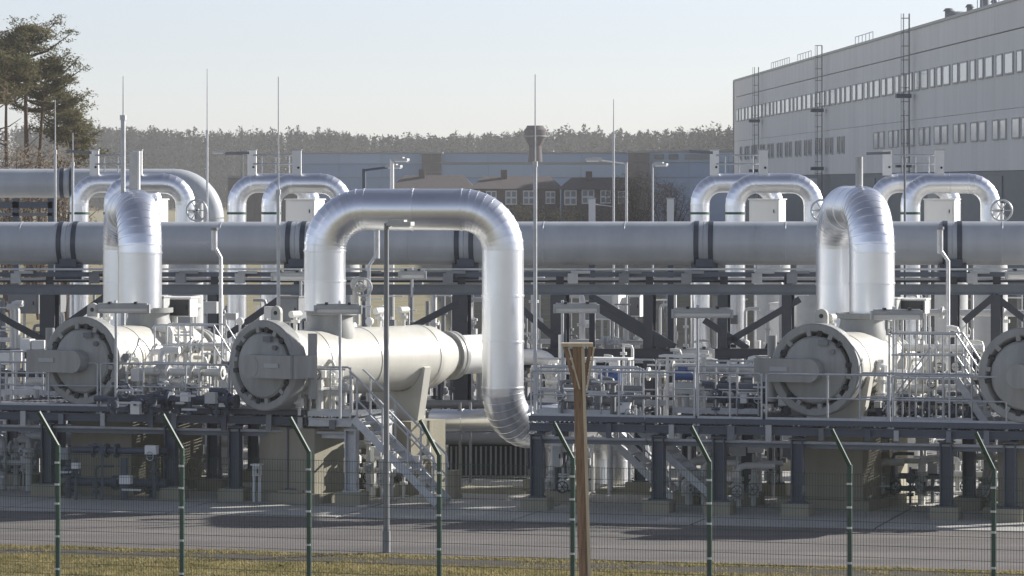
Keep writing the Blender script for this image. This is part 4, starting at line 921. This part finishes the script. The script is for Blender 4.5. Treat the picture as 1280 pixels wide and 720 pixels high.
# pipe behind on the left with its elbow
YL = 125.0; rl = 18/F*YL
gl_ = thing('grey_pipe', 'grey pipe behind at left that turns down in a wide elbow', 'pipe', at(60, 500, YL))
pe = at(262, 229, YL); p0 = at(-60, 229, YL); pd = Vector((pe.x, YL, .5))
ar = arcpts(p0, pe, pd, 1.1, 10)
q = MB(); q.tube([p0]+ar, rl, 36); part('pipe_run', q, 'bigpipe', gl_)
q = MB(); q.tube([ar[-1], pd], rl, 36); part('pipe_drop', q, 'bigpipe', gl_)
for px in (76, 88): c = at(px, 229, YL); q = MB(); q.lathe(c, (1, 0, 0), [(0, rl+.002), (0, rl+.04), (.12, rl+.04), (.12, rl+.002)], 36); part('strap', q, 'strap', gl_)
for py, ht, m in ((256, .2, 'steel'), (268, .1, 'midgrey')):
    q = MB(); q.bar(at(-60, py, YL-1), at(66, py, YL-1), .2, ht); part('support_beam', q, m, gl_, smooth=0)
for px in (20, 64): c = at(px, 256, YL-1); q = MB(); q.bar((c.x, c.y, 0), (c.x, c.y, c.z+.2), .2, .2); part('support_post', q, 'steel', gl_, smooth=0)

# ------------------------------------------------------------------ the rows of silver bends behind
def back_loop(label, pxl, pxr, pyt, Y, vent_px, lit, r=.285):
    a = at(pxl, pyt, Y); e = at(pxr, pyt, Y); z = a.z-r; t = thing('silver_pipe_bend', label, 'pipe', (a.x, Y, 0), group='silver pipe bends behind the big pipe')
    clad(t, [(a.x, Y, 2.0), (a.x, Y, z), (e.x, Y, z), (e.x, Y, 5.6)], r, .62, .7, 7, n=32, lip=.008)
    zg = zz(268, Y); q = MB(); q.lathe((a.x, Y, zg), (0, 0, 1), [(0, r+.004), (0, r+.014), (.07, r+.014), (.07, r+.004)], 32); part('colour_band', q, 'greenband', t)
    vx = (vent_px-640)/F*Y; q = MB(); zt = zz(188, Y); q.box((vx, Y, (zt+z+r*.8)/2), (.26, .24, zt-z-r*.8)); vh = part('vent_housing', q, 'white', t, smooth=0)
    q = MB(); q.box((vx, Y, zt+.015), (.30, .28, .03)); part('housing_lid', q, 'palegrey', vh, smooth=0)
    q = MB(); q.cyl((vx+.05, Y-.14, zt-.5), (vx+.05, Y-.11, zt-.5), .035, n=8); part('lock', q, 'dark', vh)
    # valve block and foot below the right leg
    q = MB(); q.lathe((e.x, Y, 2.4), (0, 0, 1), [(0, .5), (2.55, .5), (2.75, .48), (3.05, .46), (3.1, .31), (3.25, .31)], 28); part('valve_barrel', q, 'palegrey', t)
    q = MB(); q.cyl((e.x, Y, .03), (e.x, Y, 2.42), .3, n=20); part('stand_pipe', q, 'white', t); q = MB(); q.cyl((a.x, Y, .03), (a.x, Y, 2.02), .3, n=20); part('stand_pipe', q, 'white', t)
G = (('first', 99, 142, 232, 'behind the left arch'), ('second', 296, 339, 428, 'left of the central arch'), ('third', 875, 919, 1017, 'left of the right arch'), ('fourth', 1097, 1138, 1238, 'right of the right arch'))
for gi, (wd_, la, lb_, rb, where) in enumerate(G):
    back_loop(f'rear silver pipe bend with white vent post {where}, half hidden', la, la+92, 217, 119.5, la+ (19, 19, 18, 12)[gi], True)
    back_loop(f'front silver pipe bend with white vent post {where}', lb_, rb, 217, 115.5, lb_+(30, 32, 35, 36)[gi], True)
    Y = 115.8; t = thing('rail_bridge', f'thin grey handrail between the vent posts {where}', 'railing', at(la+20, 205, Y), group='handrails on the silver bends')
    x0, x1 = la+20, lb_+34
    for py in (194, 205): q = MB(); q.cyl(at(x0, py, Y), at(x1, py, Y), .03, n=6); part('rail', q, 'galv', t)
    for f_ in (.2, .5, .8): px = x0+(x1-x0)*f_; q = MB(); q.cyl(at(px, 194, Y), at(px, 216, Y), .025, n=6); part('post', q, 'galv', t)
    q = MB(); q.bar(at(x0-34, 189+gi % 2*3, Y), at(x0-4, 191, Y), .14, .08); part('lamp_arm', q, 'midgrey', t, smooth=0)
    cabinet('valve_box', f'pale valve box under the front silver bend {where}', lb_+17, lb_+55, 250, 278, 116.4, .9, 'white', door='white', group='valve boxes under the silver bends')
    # spindle wheel beside the right leg
    c = at(rb+(14 if gi in (0, 3) else 10), 263, 115); t = thing('hand_valve', f'spoked handwheel beside the front silver bend {where}', 'valve', (c.x, c.y, c.z-.8), group='handwheels beside the silver bends')
    q = MB(); q.torus(c, (.2, 1, 0), .30, .03, 22, 6)
    for k in range(3): a = PI*k/3; dv = Vector((math.cos(a), 0, math.sin(a)))*.3; q.bar(c-dv, c+dv, .03, .03)
    part('handwheel', q, 'galv', t); q = MB(); q.cyl(c, c+Vector((0, .6, 0)), .05, n=8); q.cyl(c+Vector((0, .6, .2)), (c.x, c.y+.6, .03), .14, n=12); part('spindle', q, 'palegrey', t)
for k, (px, py) in enumerate(((740, 249), (838, 249))):
    t = thing('short_post', ('short white post above the big pipe right of the central arch', 'short white post above the big pipe left of the third bends')[k], 'post', at(px, 300, 112), group='short white posts'); a = at(px, py, 112)
    q = MB(); q.box((a.x, a.y, a.z-.9), (.19, .16, 1.8)); part('shaft', q, 'white', t, smooth=0); q = MB(); q.box((a.x, a.y, a.z+.02), (.23, .2, .04)); part('cap', q, 'palegrey', t, smooth=0)
    q = MB(); q.bar((a.x, a.y, 0), (a.x, a.y, a.z-1.75), .16, .16); part('stand', q, 'steel', t, smooth=0)
    if k == 0: q = MB(); q.cyl(at(742, 255, 112), at(765, 258, 112), .02, n=6); part('stay', q, 'galv', t)

# ------------------------------------------------------------------ street lamps
def lamp_post(label, px, Y, pyt, arm, side, z0=0.0, r=.055, m='galv'):
    b0 = Vector(((px-640)/F*Y, Y, z0)); zt = zz(pyt, Y); t = thing('lamp_post', label, 'street lamp', b0, group='lamp posts')
    q = MB(); q.cyl(b0, (b0.x, Y, z0+.45), r*1.3, n=12); part('base_sleeve', q, 'midgrey', t); q = MB(); q.cyl((b0.x, Y, z0+.4), (b0.x, Y, zt), r, r*.75, n=12); part('pole', q, m, t)
    q = MB(); d = Vector((side, -.35, 0)).normalized(); p0 = Vector((b0.x, Y, zt-.05)); p1 = p0+d*arm+Vector((0, 0, .12*arm)); q.tube([p0, p1], r*.5, 8); part('arm', q, m, t)
    q = MB(); M = Matrix((d, Vector((-d.y, d.x, 0)), Vector((0, 0, 1)))).transposed(); q.box(p1+d*.22+Z*.03, (.52, .22, .08), M=M); q.box(p1+d*.16+Z*.085, (.34, .18, .05), M=M); hd = part('lamp_head', q, 'palegrey', t, smooth=0)
    q = MB(); q.box(p1+d*.26-Z*.025, (.38, .18, .03), M=M); part('lens', q, 'lampglass', hd, smooth=0)
lamp_post('tall grey lamp post standing at the road edge before the central arch', 483, 80.1, 279, .08, 1, r=.062, m='midgrey')
lamp_post('lamp post with arm to the left in front of the brick houses', 783, 135, 203, .95, -1)
lamp_post('lamp post rising above the left half of the central arch', 490, 122, 199, .05, 1, r=.08, m='white')
lamp_post('grey lamp post just left of the one above the central arch', 455, 128, 211, .8, 1, r=.08, m='steel')
lamp_post('slim lamp post left of the third pair of bends', 816, 140, 205, .05, 1, r=.04)
lamp_post('lamp post with arm to the left above the left pipe bends', 303, 150, 192, .7, -1, r=.04, m='midgrey')

# ------------------------------------------------------------------ the wooden post in front
YW = 68.0; wx = lambda px: (px-640)/F*YW
wpst = thing('wooden_post', 'tall wooden post with triangular top bracket before the fence', 'post', (wx(729), YW, 0)); zt = zz(433, YW)
q = MB(); q.bar((wx(731), YW, 0), (wx(721.5), YW, zt), .16, .17, (0, 1, 0)); part('post', q, 'wood', wpst, smooth=0)
q = MB(); q.bar((wx(738.4), YW-.06, 0), (wx(728.4), YW-.06, zt-.02), .055, .13, (0, 1, 0)); part('lit_face', q, 'woodpale', wpst, smooth=0)  # pale strip stands in for the sunlit right face of the post
q = MB(); q.box((wx(721.5), YW, zt+.03), (.54, .34, .06)); part('top_board', q, 'woodpale', wpst, smooth=0)
for k, x in ((0, 706), (1, 738)):
    f_ = Vector((wx(724+(5 if k else -4)), YW-.03, zt-.72)); g_ = Vector((wx(x), YW-.03, zt-.01)); q = MB(); q.bar(f_, g_, .065, .15, (0, 1, 0)); part('brace', q, 'wood', wpst, smooth=0)
    o_ = Vector((.06, -.07, 0)); q = MB(); q.bar(f_+o_, g_+o_, .03, .05, (0, 1, 0)); part('brace_pale_edge', q, 'woodpale', wpst, smooth=0)  # pale strip along the right of each brace

# ------------------------------------------------------------------ the fence
TF = .37; RF = 70.2
fence = thing('mesh_fence', 'dark green welded mesh fence with angled post tops along the road', 'fence', (0, RF, 0))
uf = Vector((1, -TF, 0)).normalized(); vf = Vector((-uf.y, uf.x, 0)); f0 = gp(716, RF, TF)
posts = [f0+uf*(2.5*k) for k in range(-7, 7)]; HB = 2.62
for p in posts:
    q = MB(); q.bar(p, p+Z*HB, .075, .06, vf); b1 = p+Z*HB; q.bar(b1-Z*.02, b1+Vector((-.33, -.22, .62)), .06, .05, vf); ps = part('post', q, 'greenpaint', fence, smooth=0)
    for z in (.35, .95, 1.55, 1.9, 2.3): q = MB(); q.box(p+Z*z-vf*.042, (.09, .03, .035), math.atan2(uf.y, uf.x)); part('clip', q, 'galv', ps, smooth=0)
wm = MB(); L = 2.5
for i in range(1, 50): x = i*.05; wm.cyl((x, 0, .05), (x, 0, 2.48), .0037, n=3, cap=False)
for k in range(13):
    z = .06+k*.2
    for dy in (-.006, .006): wm.cyl((.03, dy, z), (L-.03, dy, z), .0038, n=3, cap=False)
wme = wm.mesh('wire_panel', 'greenpaint', 0)
for p in posts[:-1]:
    o = inst('wire_panel', wme, fence, (p-vf*.035)-fence.location, math.atan2(uf.y, uf.x)); o['kind'] = 'stuff'

# ------------------------------------------------------------------ thin winter haze
hb = MB(); hb.box((0, 2100, 13.5), (5200, 5000, 29)); hz = part('haze', hb, 'white', None, smooth=0); hz['kind'] = 'stuff'; tag(hz, 'thin pale winter haze over the whole place', 'haze')
hm = bpy.data.materials.new('haze'); hm.use_nodes = True; hn = hm.node_tree; hn.nodes.clear()
pv = hn.nodes.new('ShaderNodeVolumePrincipled'); pv.inputs['Color'].default_value = (.97, .98, .97, 1); pv.inputs['Density'].default_value = 0.00022; pv.inputs['Anisotropy'].default_value = 0.0
ho = hn.nodes.new('ShaderNodeOutputMaterial'); hn.links.new(pv.outputs[0], ho.inputs['Volume'])
hz.data.materials.clear(); hz.data.materials.append(hm)
